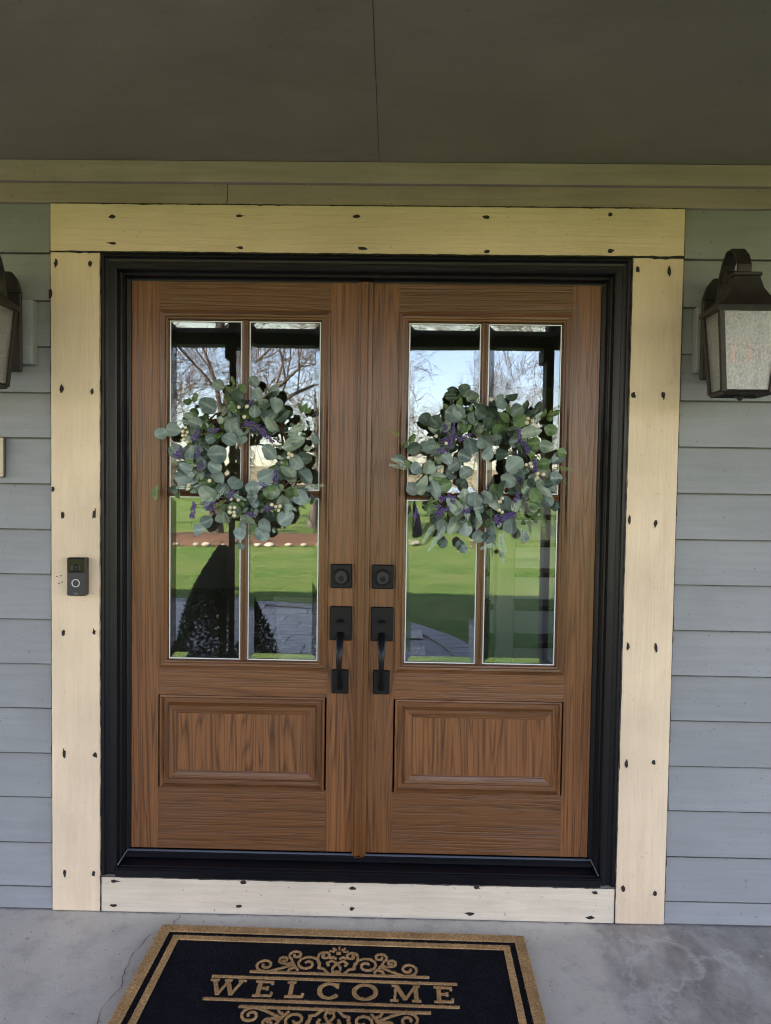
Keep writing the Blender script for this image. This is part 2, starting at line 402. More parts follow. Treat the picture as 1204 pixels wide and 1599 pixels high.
for e, lab in ((-1, 'added dark framed window lighting the interior, beyond the tan plaque'), (1, 'added dark framed window lighting the interior, on the side away from the doorbell')):
    wn = thing('added_window', lab, 'window', (e*2.85, 0, .84), 'added windows that light the interior')  # added out-of-view windows that let sky light onto the stair and sideboard
    X0, X1 = e*2.85-.78, e*2.85+.78
    for q in ((X0, X1, 2.20, 2.28), (X0, X1, .82, .90)): box('casing', BLACKH, wn, q[0], q[1], -.018, .06, q[2], q[3])  # head and sill casing of the added window
    for q in ((X0, X0+.08), (X1-.08, X1)): box('casing', BLACKF, wn, q[0], q[1], -.0175, .06, .901, 2.199)  # side casing of the added window
    box('added_window_mullion', BLACKF, wn, e*2.85-.03, e*2.85+.03, .01, .06, .901, 2.199)
    for q in ((X0+.081, e*2.85-.031), (e*2.85+.031, X1-.081)):
        MB().add([(q[0], .04, .902), (q[1], .04, .902), (q[1], .04, 2.198), (q[0], .04, 2.198)], [(0, 1, 2, 3)]).build('glass_pane', GLASS, wn)
# interior
FLOORI = m_wood('interior_floor_oak', 'x', (.42, .34, .24), (.24, .17, .11), .7)
ifl = box('interior_floor', FLOORI, None, -6, 6, .12, 6.6, .05, .175, bev=0); tag(ifl, kind='structure')
stair = thing('staircase', 'white stair with dark treads and a baluster rail seen through the door glass', 'staircase', (1.3, 2.0, .175))
TREAD = m_plain('dark_tread', (.045, .026, .016), .4)
for k in range(8):
    y = 1.75 + k*.27; z = .176 + k*.185
    box('riser', WHT, stair, .74, 1.75, y, y + .02, z, z + .155, bev=0)
    box('tread', TREAD, stair, .72, 1.77, y - .03, y + .27, z + .155, z + .185, bev=.004)
    if k < 7:
        for q in (.07, .2):
            box('baluster', WHT, stair, .755, .785, y + q - .015, y + q + .015, z + .185, z + .185 + .86 + (q/.27)*.185, bev=0)
box('newel_post', WHT, stair, .69, .79, 1.62, 1.72, .176, 1.32, bev=.006)
hr = MB().hexa([(.735, 1.72, 1.21), (.805, 1.72, 1.21), (.805, 3.72, 2.58), (.735, 3.72, 2.58), (.735, 1.72, 1.27), (.805, 1.72, 1.27), (.805, 3.72, 2.64), (.735, 3.72, 2.64)])
hr.build('handrail', TREAD, stair, .006)
box('landing', TREAD, stair, .72, 1.77, 3.88, 5.0, .176 + 7*.185 + .12, .176 + 7*.185 + .184, bev=0)

sb_ = thing('sideboard', 'pale wooden sideboard standing inside, seen low through the glass', 'sideboard', (-.38, 2.7, .176))
PALE = m_wood('pale_oak', 'x', (.78, .70, .56), (.60, .51, .38), .6)
box('carcass', PALE, sb_, -.70, -.06, 2.515, 2.95, .20, .70, bev=.003)
box('top', PALE, sb_, -.72, -.04, 2.49, 2.97, .7005, .725, bev=.003)
for k in range(3): box('drawer', PALE, sb_, -.69, -.07, 2.497, 2.5148, .21+k*.163, .365+k*.163, bev=.003)
for q in (-.68, -.10):
    for y in (2.53, 2.90): box('leg', PALE, sb_, q, q+.03, y, y+.03, .1765, .1995, bev=0)

# ------------------------------------------------------------------ door surround (cream boards)
surround = thing('door_surround', 'cream painted flat board casing with black nail marks framing the double door', 'door casing', (0, 0, 0))
YF = -.020
def nail(board, x, y, along, i):
    p = px(x, y, YF); random.seed(int(x*7+y*13)); n = 11; pts = []
    la, sh = random.uniform(.0085, .014), random.uniform(.0048, .0075)
    for k in range(n):
        a = 2*math.pi*k/n; q = random.uniform(.7, 1.15)
        u, v = la*q*math.cos(a), sh*q*math.sin(a)
        if random.random() < .14: u *= 1.7
        sk = random.uniform(-.1, .1)
        pts.append((p.x + (u if along == 'x' else v) + sk*u, p.z + (v if along == 'x' else u) - sk*v))
    MB().poly_prism(pts, YF - .0012, YF + .001).build('nail_mark', CAULK, board)
def caulk(board, a, b, w, seed, yy=YF, gap=0.0):     # wobbly black paint/caulk line from a to b on the casing face
    random.seed(seed); A = Vector((a[0], 0, a[1])); B = Vector((b[0], 0, b[1])); d = B - A; L = d.length; d.normalize()
    nrm = Vector((-d.z, 0, d.x)); n = int(L/.012); w *= .58; vs = []; fs = []; o1 = o2 = 0
    for k in range(n+1):
        o1 = o1*.6 + random.uniform(-1, 1)*w*.26; o2 = o2*.6 + random.uniform(-1, 1)*w*.26
        if random.random() < .05: o2 += w*.8
        p = A + d*(L*k/n)
        vs += [tuple(p + nrm*(w*.5 + o1) + Vector((0, yy - .0011, 0))), tuple(p - nrm*(w*.5 + o2) + Vector((0, yy - .0011, 0)))]
    for k in range(n): fs.append((2*k, 2*k+1, 2*k+3, 2*k+2))
    MB().add(vs, fs).build('caulk_line', CAULK, board)
bt = box('head_board', TRIM_H, surround, -1.066, 1.066, YF, .018, 2.2855, 2.444, bev=.002)
bl = box('side_board', TRIM_V, surround, -1.066, -.8965, YF + .001, .018, .003, 2.2815, bev=.002)
br = box('side_board', TRIM_V, surround, .8965, 1.066, YF + .001, .018, .003, 2.2815, bev=.002)
bb = box('foot_board', FOOT, surround, -.8935, .8935, YF + .001, .018, .003, .1265, bev=.002)
for i, (x, y) in enumerate([(176,338),(176,380),(373,337),(376,387),(557,338),(566,388),(759,339),(760,393),(953,335),(953,392)]): nail(bt, x, y, 'x', i)
for i, (x, y) in enumerate([(87,412),(141,411),(96,608),(144,612),(98,804),(147,803),(99,988),(147,987),(100,1178),(148,1179),(101,1363),(146,1364)]): nail(bl, x, y, 'z', i)
for i, (x, y) in enumerate([(996,421),(1045,424),(989,617),(1036,617),(983,813),(1024,817),(981,1010),(1024,1010),(978,1194),(1021,1191),(973,1388),(1023,1395)]): nail(br, x, y, 'z', i)
for i, (x, y) in enumerate([(178,1376),(177,1414),(380,1378),(373,1415),(551,1387),(549,1419),(744,1386),(734,1427),(929,1394),(922,1433)]): nail(bb, x, y, 'x', i)
caulk(bt, (-1.066, 2.2835), (-.8965, 2.2835), .0075, 1); caulk(bt, (.8965, 2.2835), (1.066, 2.2835), .0105, 2)
caulk(bt, (-.897, 2.2845), (.897, 2.2845), .005, 3); caulk(bt, (-1.066, 2.4445), (1.066, 2.4445), .0042, 4)
caulk(bl, (-.8950, .003), (-.8950, .132), .0055, 5); caulk(br, (.8950, .003), (.8950, .132), .0058, 6)
caulk(bl, (-.8962, .132), (-.8962, 2.28), .0036, 7); caulk(br, (.8962, .132), (.8962, 2.28), .0042, 8)
caulk(bb, (-.893, .1272), (.893, .1272), .0042, 9)
caulk(bl, (-1.0675, .02), (-1.0675, 2.28), .0042, 10, -.0125); caulk(br, (1.0675, .02), (1.0675, 2.28), .0048, 11, -.0125)
caulk(bt, (-1.0675, 2.28), (-1.0675, 2.44), .0042, 12, -.0125); caulk(bt, (1.0675, 2.28), (1.0675, 2.44), .004, 13, -.0125)
for (x, y, wv, hv) in ((79, 459, .006, .016), (83, 764, .005, .009)):
    p = px(x, y, YF)
    MB().poly_prism([(p.x-wv, p.z-hv), (p.x+wv*.3, p.z-hv*.8), (p.x+wv, p.z-.001), (p.x+wv*.5, p.z+hv), (p.x-wv, p.z+hv*.9)], YF-.001, YF+.002).build('paint_chip', CAULK, bl)

# ------------------------------------------------------------------ black door frame
frame = thing('door_frame', 'black moulded frame and sill around the pair of brown doors', 'door frame', (0, .02, .12))
def mitre(rect, prof, side, open_bottom=False):
    # rect outer x0,x1,z0,z1 ; prof [(inset, y)] ; side in 'LRTB'; returns MB
    x0, x1, z0, z1 = rect; mb = MB(); vs = []; n = len(prof)
    for (d, y) in prof:
        zb = z0 if open_bottom else z0 + d
        if side == 'L': vs += [(x0+d, y, zb), (x0+d, y, z1-d)]
        if side == 'R': vs += [(x1-d, y, zb), (x1-d, y, z1-d)]
        if side == 'T': vs += [(x0+d, y, z1-d), (x1-d, y, z1-d)]
        if side == 'B': vs += [(x0+d, y, z0+d), (x1-d, y, z0+d)]
    fs = [(2*i, 2*i+1, 2*i+3, 2*i+2) for i in range(n-1)]
    return mb.add(vs, fs)
BM = [(0, .02), (0, -.0155), (.006, -.0175), (.012, -.0175), (.014, -.012), (.019, -.0075), (.027, -.0065), (.029, -.009), (.046, -.0095), (.0515, -.006), (.0525, .02)]
RB = (-.8955, .8955, .131, 2.2825)
for sd_, mt in (('L', BLACKF), ('R', BLACKF), ('T', BLACKH)):
    mitre(RB, BM, sd_, True).build('brick_mould', mt, frame, 0, 30)
JB = [(0, .0), (.0, .026), (.004, .030), (.010, .030), (.012, .034), (.012, .055), (.017, .060), (.0245, .062), (.0245, .13)]
for sd_, mt in (('L', BLACKF), ('R', BLACKF), ('T', BLACKH)):
    mitre((-.8435, .8435, .165, 2.2305), [(d-.0, y) for d, y in JB], sd_, True).build('jamb', mt, frame, 0, 30)
sl = MB().hexa([(-.8435, -.019, .1285), (.8435, -.019, .1285), (.8435, .13, .1285), (-.8435, .13, .1285), (-.8435, -.019, .158), (.8435, -.019, .158), (.8435, .13, .182), (-.8435, .13, .182)])
so_ = sl.build('sill', SILLM, frame, .003)
MB().box(-.8435, .8435, -.024, -.0185, .1295, .1555).build('sill_nosing', SILLM, frame, .002)
MB().box(-.83, .83, -.008, -.002, .156, .1645).build('sill_bead', SILLM, frame, .002)
MB().box(-.83, .83, .036, .12, .168, .187).build('threshold', SILLM, frame, .004)
MB().box(-.83, .83, .048, .056, .186, .1925).build('threshold_lip', m_plain('worn_lip', (.06, .075, .10), .35), frame, .002)
for sx in (-1, 1):
    MB().tube([(sx*.826, .052, .192), (sx*.838, -.012, .1665)], .0022, 5).build('sealant_bead', m_plain('sealant', (.12, .12, .12), .5) , frame)

# ------------------------------------------------------------------ the two doors
YD = .060
def raised_bar(mb, x0, x1, z0, z1, vert):
    if vert: P = [(x0, .064), (x0+.004, .056), (x0+.009, .0575), ((x0+x1)/2, .054), (x1-.009, .0575), (x1-.004, .056), (x1, .064)]
    else: P = [(z0, .064), (z0+.004, .056), (z0+.009, .0575), ((z0+z1)/2, .054), (z1-.009, .0575), (z1-.004, .056), (z1, .064)]
    P = [(P[0][0], .078)] + P + [(P[-1][0], .078)]
    vs = []
    for a, y in P: vs += ([(a, y, z0), (a, y, z1)] if vert else [(x0, y, a), (x1, y, a)])
    return mb.add(vs, [(2*i, 2*i+1, 2*i+3, 2*i+2) for i in range(len(P)-1)])
def make_pane(x0, x1, z0, z1, door):
    d, b, yo, yi = .0016, .022, .0690, .0755
    mb = MB()
    mb.add([(x0, yo, z0), (x1, yo, z0), (x1, yo, z1), (x0, yo, z1)], [(0, 1, 2, 3)])
    vs = [(x0, yi-d, z0), (x1, yi-d, z0), (x1, yi-d, z1), (x0, yi-d, z1), (x0+b, yi, z0+b), (x1-b, yi, z0+b), (x1-b, yi, z1-b), (x0+b, yi, z1-b)]
    mb.add(vs, [(4, 5, 6, 7), (0, 1, 5, 4), (1, 2, 6, 5), (2, 3, 7, 6), (3, 0, 4, 7)], 1)
    o = mb.build('glass_pane', [GLASS, COATED], door)
    f = MB(); t = .0036; ys = .0672
    for (a, bb_, c, dd) in ((x0, x0+t, z0, z1), (x1-t, x1, z0, z1), (x0+t, x1-t, z0, z0+t), (x0+t, x1-t, z1-t, z1)):
        f.box(a, bb_, ys, ys+.0015, c, dd)
    f.build('glazing_spacer', SILVER, o)
    return o
def make_door(name, label, sx, xo, xi):
    # xo: hinge edge, xi: meeting edge (absolute |x|), sx: side sign
    d = thing(name, label, 'door', (sx*(xo+xi)/2, .08, .19))
    S = lambda a, b: (min(sx*a, sx*b), max(sx*a, sx*b))
    a0, a1 = .1185, .7205          # inner edges of the stiles
    for e0, e1 in ((xi, a0 + .0006), (a1 - .0006, xo)):
        q = S(e0, e1); box('stile', WV, d, q[0], q[1], YD, .104, .1945, 2.2085, bev=.0008)
    q = S(a0, a1)
    for z0, z1 in ((2.1099, 2.2085), (.7514, .8461), (.1945, .4161)):
        box('rail', WH, d, q[0], q[1], YD + .0004, .104, z0, z1, bev=.0008)
    MP = [(.0, .0604), (.0015, .0530), (.006, .0520), (.010, .0545), (.013, .0575), (.021, .0585), (.025, .0555), (.030, .0565), (.034, .0640), (.0355, .0790)]
    rect = (q[0], q[1], .8455, 2.1105)
    for s_, mt in (('L', WM), ('R', WM), ('T', WMH), ('B', WMH)): mitre(rect, MP, s_).build('glass_moulding', mt, d, 0, 35)
    gx0, gx1, gz0, gz1 = q[0]+.0352, q[1]-.0352, .8455+.0335, 2.1105-.0352
    mx = sx*.4175
    raised_bar(MB(), mx-.0125, mx+.0125, gz0, gz1, True).build('muntin', WM, d, 0, 40)
    for a, b in ((gx0, mx-.0125), (mx+.0125, gx1)):
        raised_bar(MB(), a, b, 1.459, 1.484, False).build('muntin', WMH, d, 0, 40)
        make_pane(a+.0008, b-.0008, gz0+.0012, 1.4588, d); make_pane(a+.0008, b-.0008, 1.4842, gz1-.0012, d)
    PP = [(.0, .0604), (.0015, .0535), (.006, .0525), (.009, .0560), (.013, .0660), (.029, .0670), (.033, .0585), (.037, .0525), (.043, .0525), (.060, .0600), (.0625, .0585), (.066, .0605)]
    rect = (q[0]+.006, q[1]-.006, .4155, .752)
    for s_, mt in (('L', WV), ('R', WV), ('T', WH), ('B', WH)): mitre(rect, PP, s_).build('panel_moulding', mt, d, 0, 35)
    box('raised_panel', WP, d, rect[0]+.0655, rect[1]-.0655, .0603, .09, rect[2]+.0655, rect[3]-.0655, bev=0)
    box('panel_backing', DARKIN, d, rect[0]-.005, rect[1]+.005, .092, .102, rect[2]+.001, rect[3]-.001, bev=0)
    # deadbolt
    cx = sx*.0715 + (.003 if sx > 0 else 0); cz = 1.187
    db = MB().box(cx-.0375, cx+.0375, .046, YD, cz-.0425, cz+.0425).build('deadbolt', HARDW, d, .003)
    MB().lathe_y((cx, .046, cz-.002), [(.0285, .001), (.0285, -.010), (.0265, -.013), (.0235, -.013), (.0225, -.009), (.0, -.009)], 28).build('lock_collar', HARDW, db, 0, 40)
    MB().lathe_y((cx, .036, cz-.0025), [(.0222, .001), (.0215, -.0015), (.0, -.0015)], 28).build('lock_face', KEYM, db, 0, 40)
    MB().lathe_y((cx, .0345, cz-.007), [(.010, .0005), (.009, -.0015), (.0, -.0015)], 20).build('lock_core', HARDW, db, 0, 40)
    MB().box(cx-.0012, cx+.0012, .0322, .034, cz-.013, cz-.004).build('keyhole', DARKIN, db)
    # handle set
    hz = 1.0195
    hp = MB().box(cx-.039, cx+.039, .048, YD, hz-.0605, hz+.0605).build('handle_plate', HARDW, d, .003)
    tl = MB(); tl.tube([(cx, .049, hz+.010), (cx, .034, hz+.012), (cx, .020, hz+.009)], [(.009, .004), (.0125, .0045), (.014, .004)], 12)
    tl.build('thumb_latch', HARDW, hp, 0, 40)
    lp = MB().box(cx-.0295, cx+.0295, .048, YD, .7695, .8555).build('handle_foot_plate', HARDW, d, .003)
    P = []; Q = []
    for k in range(17):
        t = k/16; z = .985 + (.788-.985)*t
        out = .049 - .062*math.sin(math.pi*min(1, t*1.02))**.62 * (1 - .18*t)
        if t < .001: out = .049
        P.append((cx, out, z + (.006*math.sin(math.pi*t)))); wd = .0135 - .0062*math.sin(math.pi*min(1, t*1.15)*.5)**2 + (.0025 if t > .9 else 0)
        Q.append((wd, .0062))
    MB().tube(P, Q, 14).build('grip', HARDW, d, 0, 60)
    return d
dl = make_door('entry_door', 'oak stained glazed door leaf with the covering centre strip, next to the doorbell', -1, .8165, .0215)
drr = make_door('entry_door', 'oak stained glazed door leaf without a centre strip, farther from the doorbell', 1, .8165, .0275)
ast = MB()
AP = [(-.0215, .0605), (-.0215, .047), (-.0185, .045), (-.0135, .045), (-.012, .038), (.0100, .038), (.0115, .045), (.0165, .045), (.0265, .048), (.0290, .0592)]
vs = []
for a, y in AP: vs += [(a, y, .186), (a, y, 2.2075)]
nA = len(AP)
ast.add(vs, [(2*i, 2*i+1, 2*i+3, 2*i+2) for i in range(nA-1)] + [tuple(range(0, 2*nA, 2)), tuple(range(2*nA-1, 0, -2))])
ast.build('centre_strip', WA, dl, 0, 20)
MB().box(-.012, .018, .038, .049, .1872, .193).build('strip_foot', WA, dl, .001)

# ------------------------------------------------------------------ doorbell, house sign
bell = thing('doorbell', 'small dark video doorbell with a pale button ring on the cream casing', 'doorbell', (-.966, YF+.001, 1.182))
BLK = m_plain('doorbell_black', (.006, .006, .007), .16, .25); GRY = m_plain('doorbell_grey', (.022, .024, .028), .4, .4, .1); RNG = m_plain('button_ring', (.55, .57, .58), .3)
bd = MB().box(-.997, -.935, -.052, YF+.001, 1.117, 1.247).build('body', m_plain('doorbell_body', (.025, .020, .018), .4), bell, .003)
MB().box(-.9955, -.9365, -.0545, -.0515, 1.199, 1.2455).build('camera_face', BLK, bell, .002)
MB().box(-.9955, -.9365, -.0545, -.0515, 1.1185, 1.198).build('faceplate', GRY, bell, .002)
MB().lathe_y((-.966, -.0545, 1.214), [(.0115, 0), (.0115, -.002), (.009, -.003), (.006, -.002), (.0, -.004)], 20).build('lens', BLK, bell, 0, 40)
MB().box(-.981, -.951, -.0553, -.0543, 1.2065, 1.2205).build('lens_window', GRY, bell, .0003)
rg = MB(); rg.tube([(-.966 + .0125*math.cos(a*math.pi/14), -.0548, 1.161 + .0125*math.sin(a*math.pi/14)) for a in range(29)], .0016, 6); rg.build('button_ring', RNG, bell, 0, True)
MB().lathe_y((-.966, -.0543, 1.161), [(.0108, 0), (.0108, -.0008), (0, -.0008)], 20).build('button', GRY, bell)
def text_mesh(body, size, mat, parent, loc, rot, name):
    cu = bpy.data.curves.new(name, 'FONT'); cu.body = body; cu.size = size; cu.align_x = 'CENTER'; cu.extrude = .0003
    ob = bpy.data.objects.new(name, cu); col.objects.link(ob)
    me = bpy.data.meshes.new_from_object(ob); bpy.data.objects.remove(ob)
    me.materials.clear(); me.materials.append(mat)
    o = link(name, me, parent); o.location = Vector(loc) - wpos(parent); o.rotation_euler = rot; return o
text_mesh('ring', .011, m_plain('doorbell_print', (.16, .165, .17), .4), bell, (-.966, -.0549, 1.1235), (R(90), 0, 0), 'lettering')
for (x, y) in ((89, 900), (95, 899), (92, 911), (97, 909)):
    p = px(x, y, YF); MB().poly_prism([(p.x-.002, p.z-.002), (p.x+.002, p.z-.0015), (p.x+.0015, p.z+.002), (p.x-.0018, p.z+.0012)], YF-.0006, YF+.002).build('paint_fleck', CAULK, bl)
sign = thing('house_sign', 'tan framed plaque with a dark edge on the siding beside the porch lantern', 'sign', (-1.36, -.012, 1.585))
MB().box(-1.50, -1.2265, -.022, -.008, 1.5165, 1.6535).build('backing', m_plain('sign_edge', (.03, .022, .018), .5), sign, .004)
for a in ((-1.4985, -1.228, 1.640, 1.652), (-1.4985, -1.228, 1.518, 1.530)): MB().box(a[0], a[1], -.027, -.021, a[2], a[3]).build('border', m_plain('sign_tan', (.46, .38, .27), .5), sign, .002)
for a in ((-1.4985, -1.4865, 1.530, 1.640), (-1.240, -1.228, 1.530, 1.640)): MB().box(a[0], a[1], -.027, -.021, a[2], a[3]).build('border', bpy.data.materials['sign_tan'], sign, .002)
MB().box(-1.486, -1.2405, -.0245, -.0215, 1.5305, 1.6395).build('panel', m_plain('sign_panel', (.20, .17, .135), .6, .3, 0, 60, .2, .2), sign, .001)

# ------------------------------------------------------------------ lanterns
def m_seeded():
    s = NT('seeded_glass'); c = s.coord('Object', False)
    n = s.math('ADD', s.noise(s.vmul(c, (1, 1, .6)), 210, 2, .6), s.math('MULTIPLY', s.noise(c, 520, 2), .5))
    bp = s.n('Bump'); bp.inputs['Strength'].default_value = .7; bp.inputs['Distance'].default_value = .0025; s.l(n, bp.inputs['Height'])
    tr = s.n('BsdfTransparent'); tr.inputs[0].default_value = (.9, .9, .88, 1)
    gl = s.n('BsdfGlossy'); gl.inputs['Roughness'].default_value = .16; gl.inputs[0].default_value = (.9, .92, .95, 1); s.l(bp.outputs[0], gl.inputs['Normal'])
    tl = s.n('BsdfTranslucent'); tl.inputs[0].default_value = (.78, .78, .75, 1)
    df = s.n('BsdfDiffuse'); df.inputs[0].default_value = (.20, .205, .21, 1); s.l(bp.outputs[0], df.inputs['Normal'])
    def mx(f, a, b):
        k = s.n('MixShader'); s.put(k.inputs[0], f); s.l(a, k.inputs[1]); s.l(b, k.inputs[2]); return k.outputs[0]
    a = mx(.45, df.outputs[0], tl.outputs[0]); b = mx(.20, a, gl.outputs[0])
    f = s.ramp(n, [(.55, .20), (.95, .50)])
    s.l(mx(f, b, tr.outputs[0]), s.out.inputs[0]); return s.m
SEED = m_seeded()
FLAME = NT('bulb_glow'); em = FLAME.n('Emission'); em.inputs[0].default_value = (1, .33, .12, 1); em.inputs[1].default_value = .035; FLAME.l(em.outputs[0], FLAME.out.inputs[0]); FLAME = FLAME.m
CANDLE = m_plain('candle_sleeve', (.75, .73, .68), .5)
def make_lantern(cx, label, sx):
    L = thing('porch_lantern', label, 'lantern', (cx, -.045, 1.80), 'wall lanterns either side of the door')
    yc = -.232; K = .66
    pl = MB().box(cx-.052, cx+.052, -.058, -.044, 1.872, 2.135).build('back_plate', BRONZE, L, .004)
    pts = [(cx-.052, 2.133), (cx+.052, 2.133), (cx+.040, 2.175), (cx+.018, 2.205), (cx-.018, 2.205), (cx-.040, 2.175)]
    MB().poly_prism(pts, -.058, -.044).build('back_plate_crest', BRONZE, L, .003)
    # strap arm looping up from the plate and over to the cap
    A = [(-.056, 2.02), (-.075, 2.08), (-.085, 2.13), (-.098, 2.185), (-.122, 2.228), (-.152, 2.258), (-.188, 2.256), (-.218, 2.230), (-.234, 2.198), (yc, 2.172)]
    mb = MB(); vs = []; fs = []
    n = len(A)
    for i, (y, z) in enumerate(A):
        p, q = A[max(i-1, 0)], A[min(i+1, n-1)]; t = Vector((q[0]-p[0], q[1]-p[1])).normalized(); nn = Vector((-t.y, t.x))*.005
        hw = .021
        for dx, k in ((-hw, 1), (hw, 1), (hw, -1), (-hw, -1)): vs.append((cx+dx, y+nn.x*k, z+nn.y*k))
    for i in range(n-1):
        for j in range(4): fs.append((4*i+j, 4*i+(j+1) % 4, 4*i+4+(j+1) % 4, 4*i+4+j))
    fs += [(0, 1, 2, 3), tuple(4*n-4+j for j in range(4))]
    mb.add(vs, fs).build('strap_arm', BRONZE, L, .0015)
    MB().tube([(cx-.022, -.150, 2.183), (cx+.022, -.150, 2.183)], .020, 14).build('scroll', BRONZE, L, 0, 40)
    # roof: flared square pyramid
    prof = [(.103, 2.046), (.106, 2.052), (.104, 2.062), (.082, 2.078), (.062, 2.098), (.048, 2.122), (.040, 2.150), (.038, 2.160)]
    vs = []; fs = []
    for h, z in prof: vs += [(cx-h, yc-h*K, z), (cx+h, yc-h*K, z), (cx+h, yc+h*K, z), (cx-h, yc+h*K, z)]
    for i in range(len(prof)-1):
        for j in range(4): fs.append((4*i+j, 4*i+(j+1) % 4, 4*i+4+(j+1) % 4, 4*i+4+j))
    fs += [(0, 1, 2, 3), tuple(4*len(prof)-4+j for j in range(4))]
    MB().add(vs, fs).build('roof', BRONZE, L, 0, 25)
    MB().box(cx-.043, cx+.043, yc-.032, yc+.032, 2.158, 2.170).build('cap', BRONZE, L, .003)
    t, b = .091, .070; zt, zb = 2.048, 1.806
    for ux, uy in ((-1, -1), (1, -1), (1, 1), (-1, 1)):
        r = .0075
        def cn(h, z): 
            x, y = cx+ux*h, yc+uy*h*K
            return [(x-r, y-r, z), (x+r, y-r, z), (x+r, y+r, z), (x-r, y+r, z)]
        MB().hexa(cn(b, zb) + cn(t, zt)).build('corner_post', BRONZE, L, .001)
    for k in range(4):
        a = [(-1, -1), (1, -1), (1, 1), (-1, 1)][k]; c = [(1, -1), (1, 1), (-1, 1), (-1, -1)][k]
        g = .005
        P = [(cx+a[0]*b, yc+a[1]*b*K, zb), (cx+c[0]*b, yc+c[1]*b*K, zb), (cx+c[0]*t, yc+c[1]*t*K, zt), (cx+a[0]*t, yc+a[1]*t*K, zt)]
        MB().add(P, [(0, 1, 2, 3)]).build('glass_pane', SEED, L)
        MB().tube([P[0], P[1]], .0085, 4).build('bottom_rail', BRONZE, L)
    MB().box(cx-.008, cx+.008, yc-.046, yc+.046, 1.800, 1.806).build('bottom_bar', BRONZE, L)
    MB().tube([(cx, yc, 1.806), (cx, yc, 1.796), (cx, yc, 1.789), (cx, yc, 1.785)], [.008, .010, .008, .003], 12).build('finial', BRONZE, L, 0, 50)
    for dx, dy in ((-.026, .0), (.026, .0)):
        cs = MB().tube([(cx+dx, yc+dy, 1.812), (cx+dx, yc+dy, 1.90)], .0095, 12).build('candle_sleeve', CANDLE, L, 0, 40)
        MB().tube([(cx+dx, yc+dy, 1.90), (cx+dx, yc+dy, 1.912), (cx+dx, yc+dy, 1.926), (cx+dx, yc+dy, 1.945), (cx+dx, yc+dy, 1.958)], [.004, .007, .008, .005, .001], 10).build('bulb', FLAME, cs, 0, True)
    # mounting block on the siding
    MB().box(cx-.063 if sx > 0 else cx-.10, cx+.10 if sx > 0 else cx+.083, -.044, .01, 1.90, 2.116).build('mounting_block', SIDING, L, .002)
make_lantern(1.170, 'dark bronze lantern with seeded glass and two glowing candle bulbs, farther from the doorbell', 1)
make_lantern(-1.200, 'dark bronze lantern with seeded glass above the tan plaque and nearer the doorbell', -1)

# ------------------------------------------------------------------ doormat
mat = thing('doormat', 'black coir welcome mat with tan borders and scroll ornament on the porch slab', 'doormat', (-.046, -.411, 0))
mat.rotation_euler = (0, 0, R(-.7))
def m_coir(name, c1, c2):
    s = NT(name); c = s.coord('Object', False)
    k = s.mix(s.ramp(s.noise(c, 150, 4, .8), [(.36, 0), (.64, 1)]), c1, c2)
    k = s.mix(s.ramp(s.noise(c, 14, 4), [(.35, .0), (.75, .5)]), k, tuple(a*.6 for a in c1))
    return s.bsdf(k, .95, .1, s.noise(c, 320, 3, .7), 1.0, .006)
COIRB = m_coir('coir_black', (.0035, .0038, .0060), (.022, .023, .029)); COIRT = m_coir('coir_tan', (.40, .215, .085), (.95, .60, .29))
MX, MY = .607, .298
MB().box(-MX-.046, MX-.046, -MY-.411, MY-.411, .0015, .0115).build('base', COIRB, mat, .002)
tan_quads = []; blk_quads = []
def mflat(mb, quad, z):           # quad in mat-local coordinates, a raised slab
    vs = [(p[0]-.046, p[1]-.411, .0110) for p in quad] + [(p[0]-.046, p[1]-.411, z) for p in quad]
    mb.hexa(vs); tan_quads.append([Vector((p[0], p[1])) for p in quad])
def rect(mb, x0, x1, y0, y1, z): mflat(mb, [(x0, y0), (x1, y0), (x1, y1), (x0, y1)], z)
ob = MB()
for (a, b) in ((0, .034), (.0545, .076)):
    z = .0145
    rect(ob, -MX+a, MX-a, MY-b, MY-a, z); rect(ob, -MX+a, MX-a, -MY+a, -MY+b, z)
    rect(ob, -MX+a, -MX+b, -MY+b, MY-b, z); rect(ob, MX-b, MX-a, -MY+b, MY-b, z)
ob.build('border', COIRT, mat)
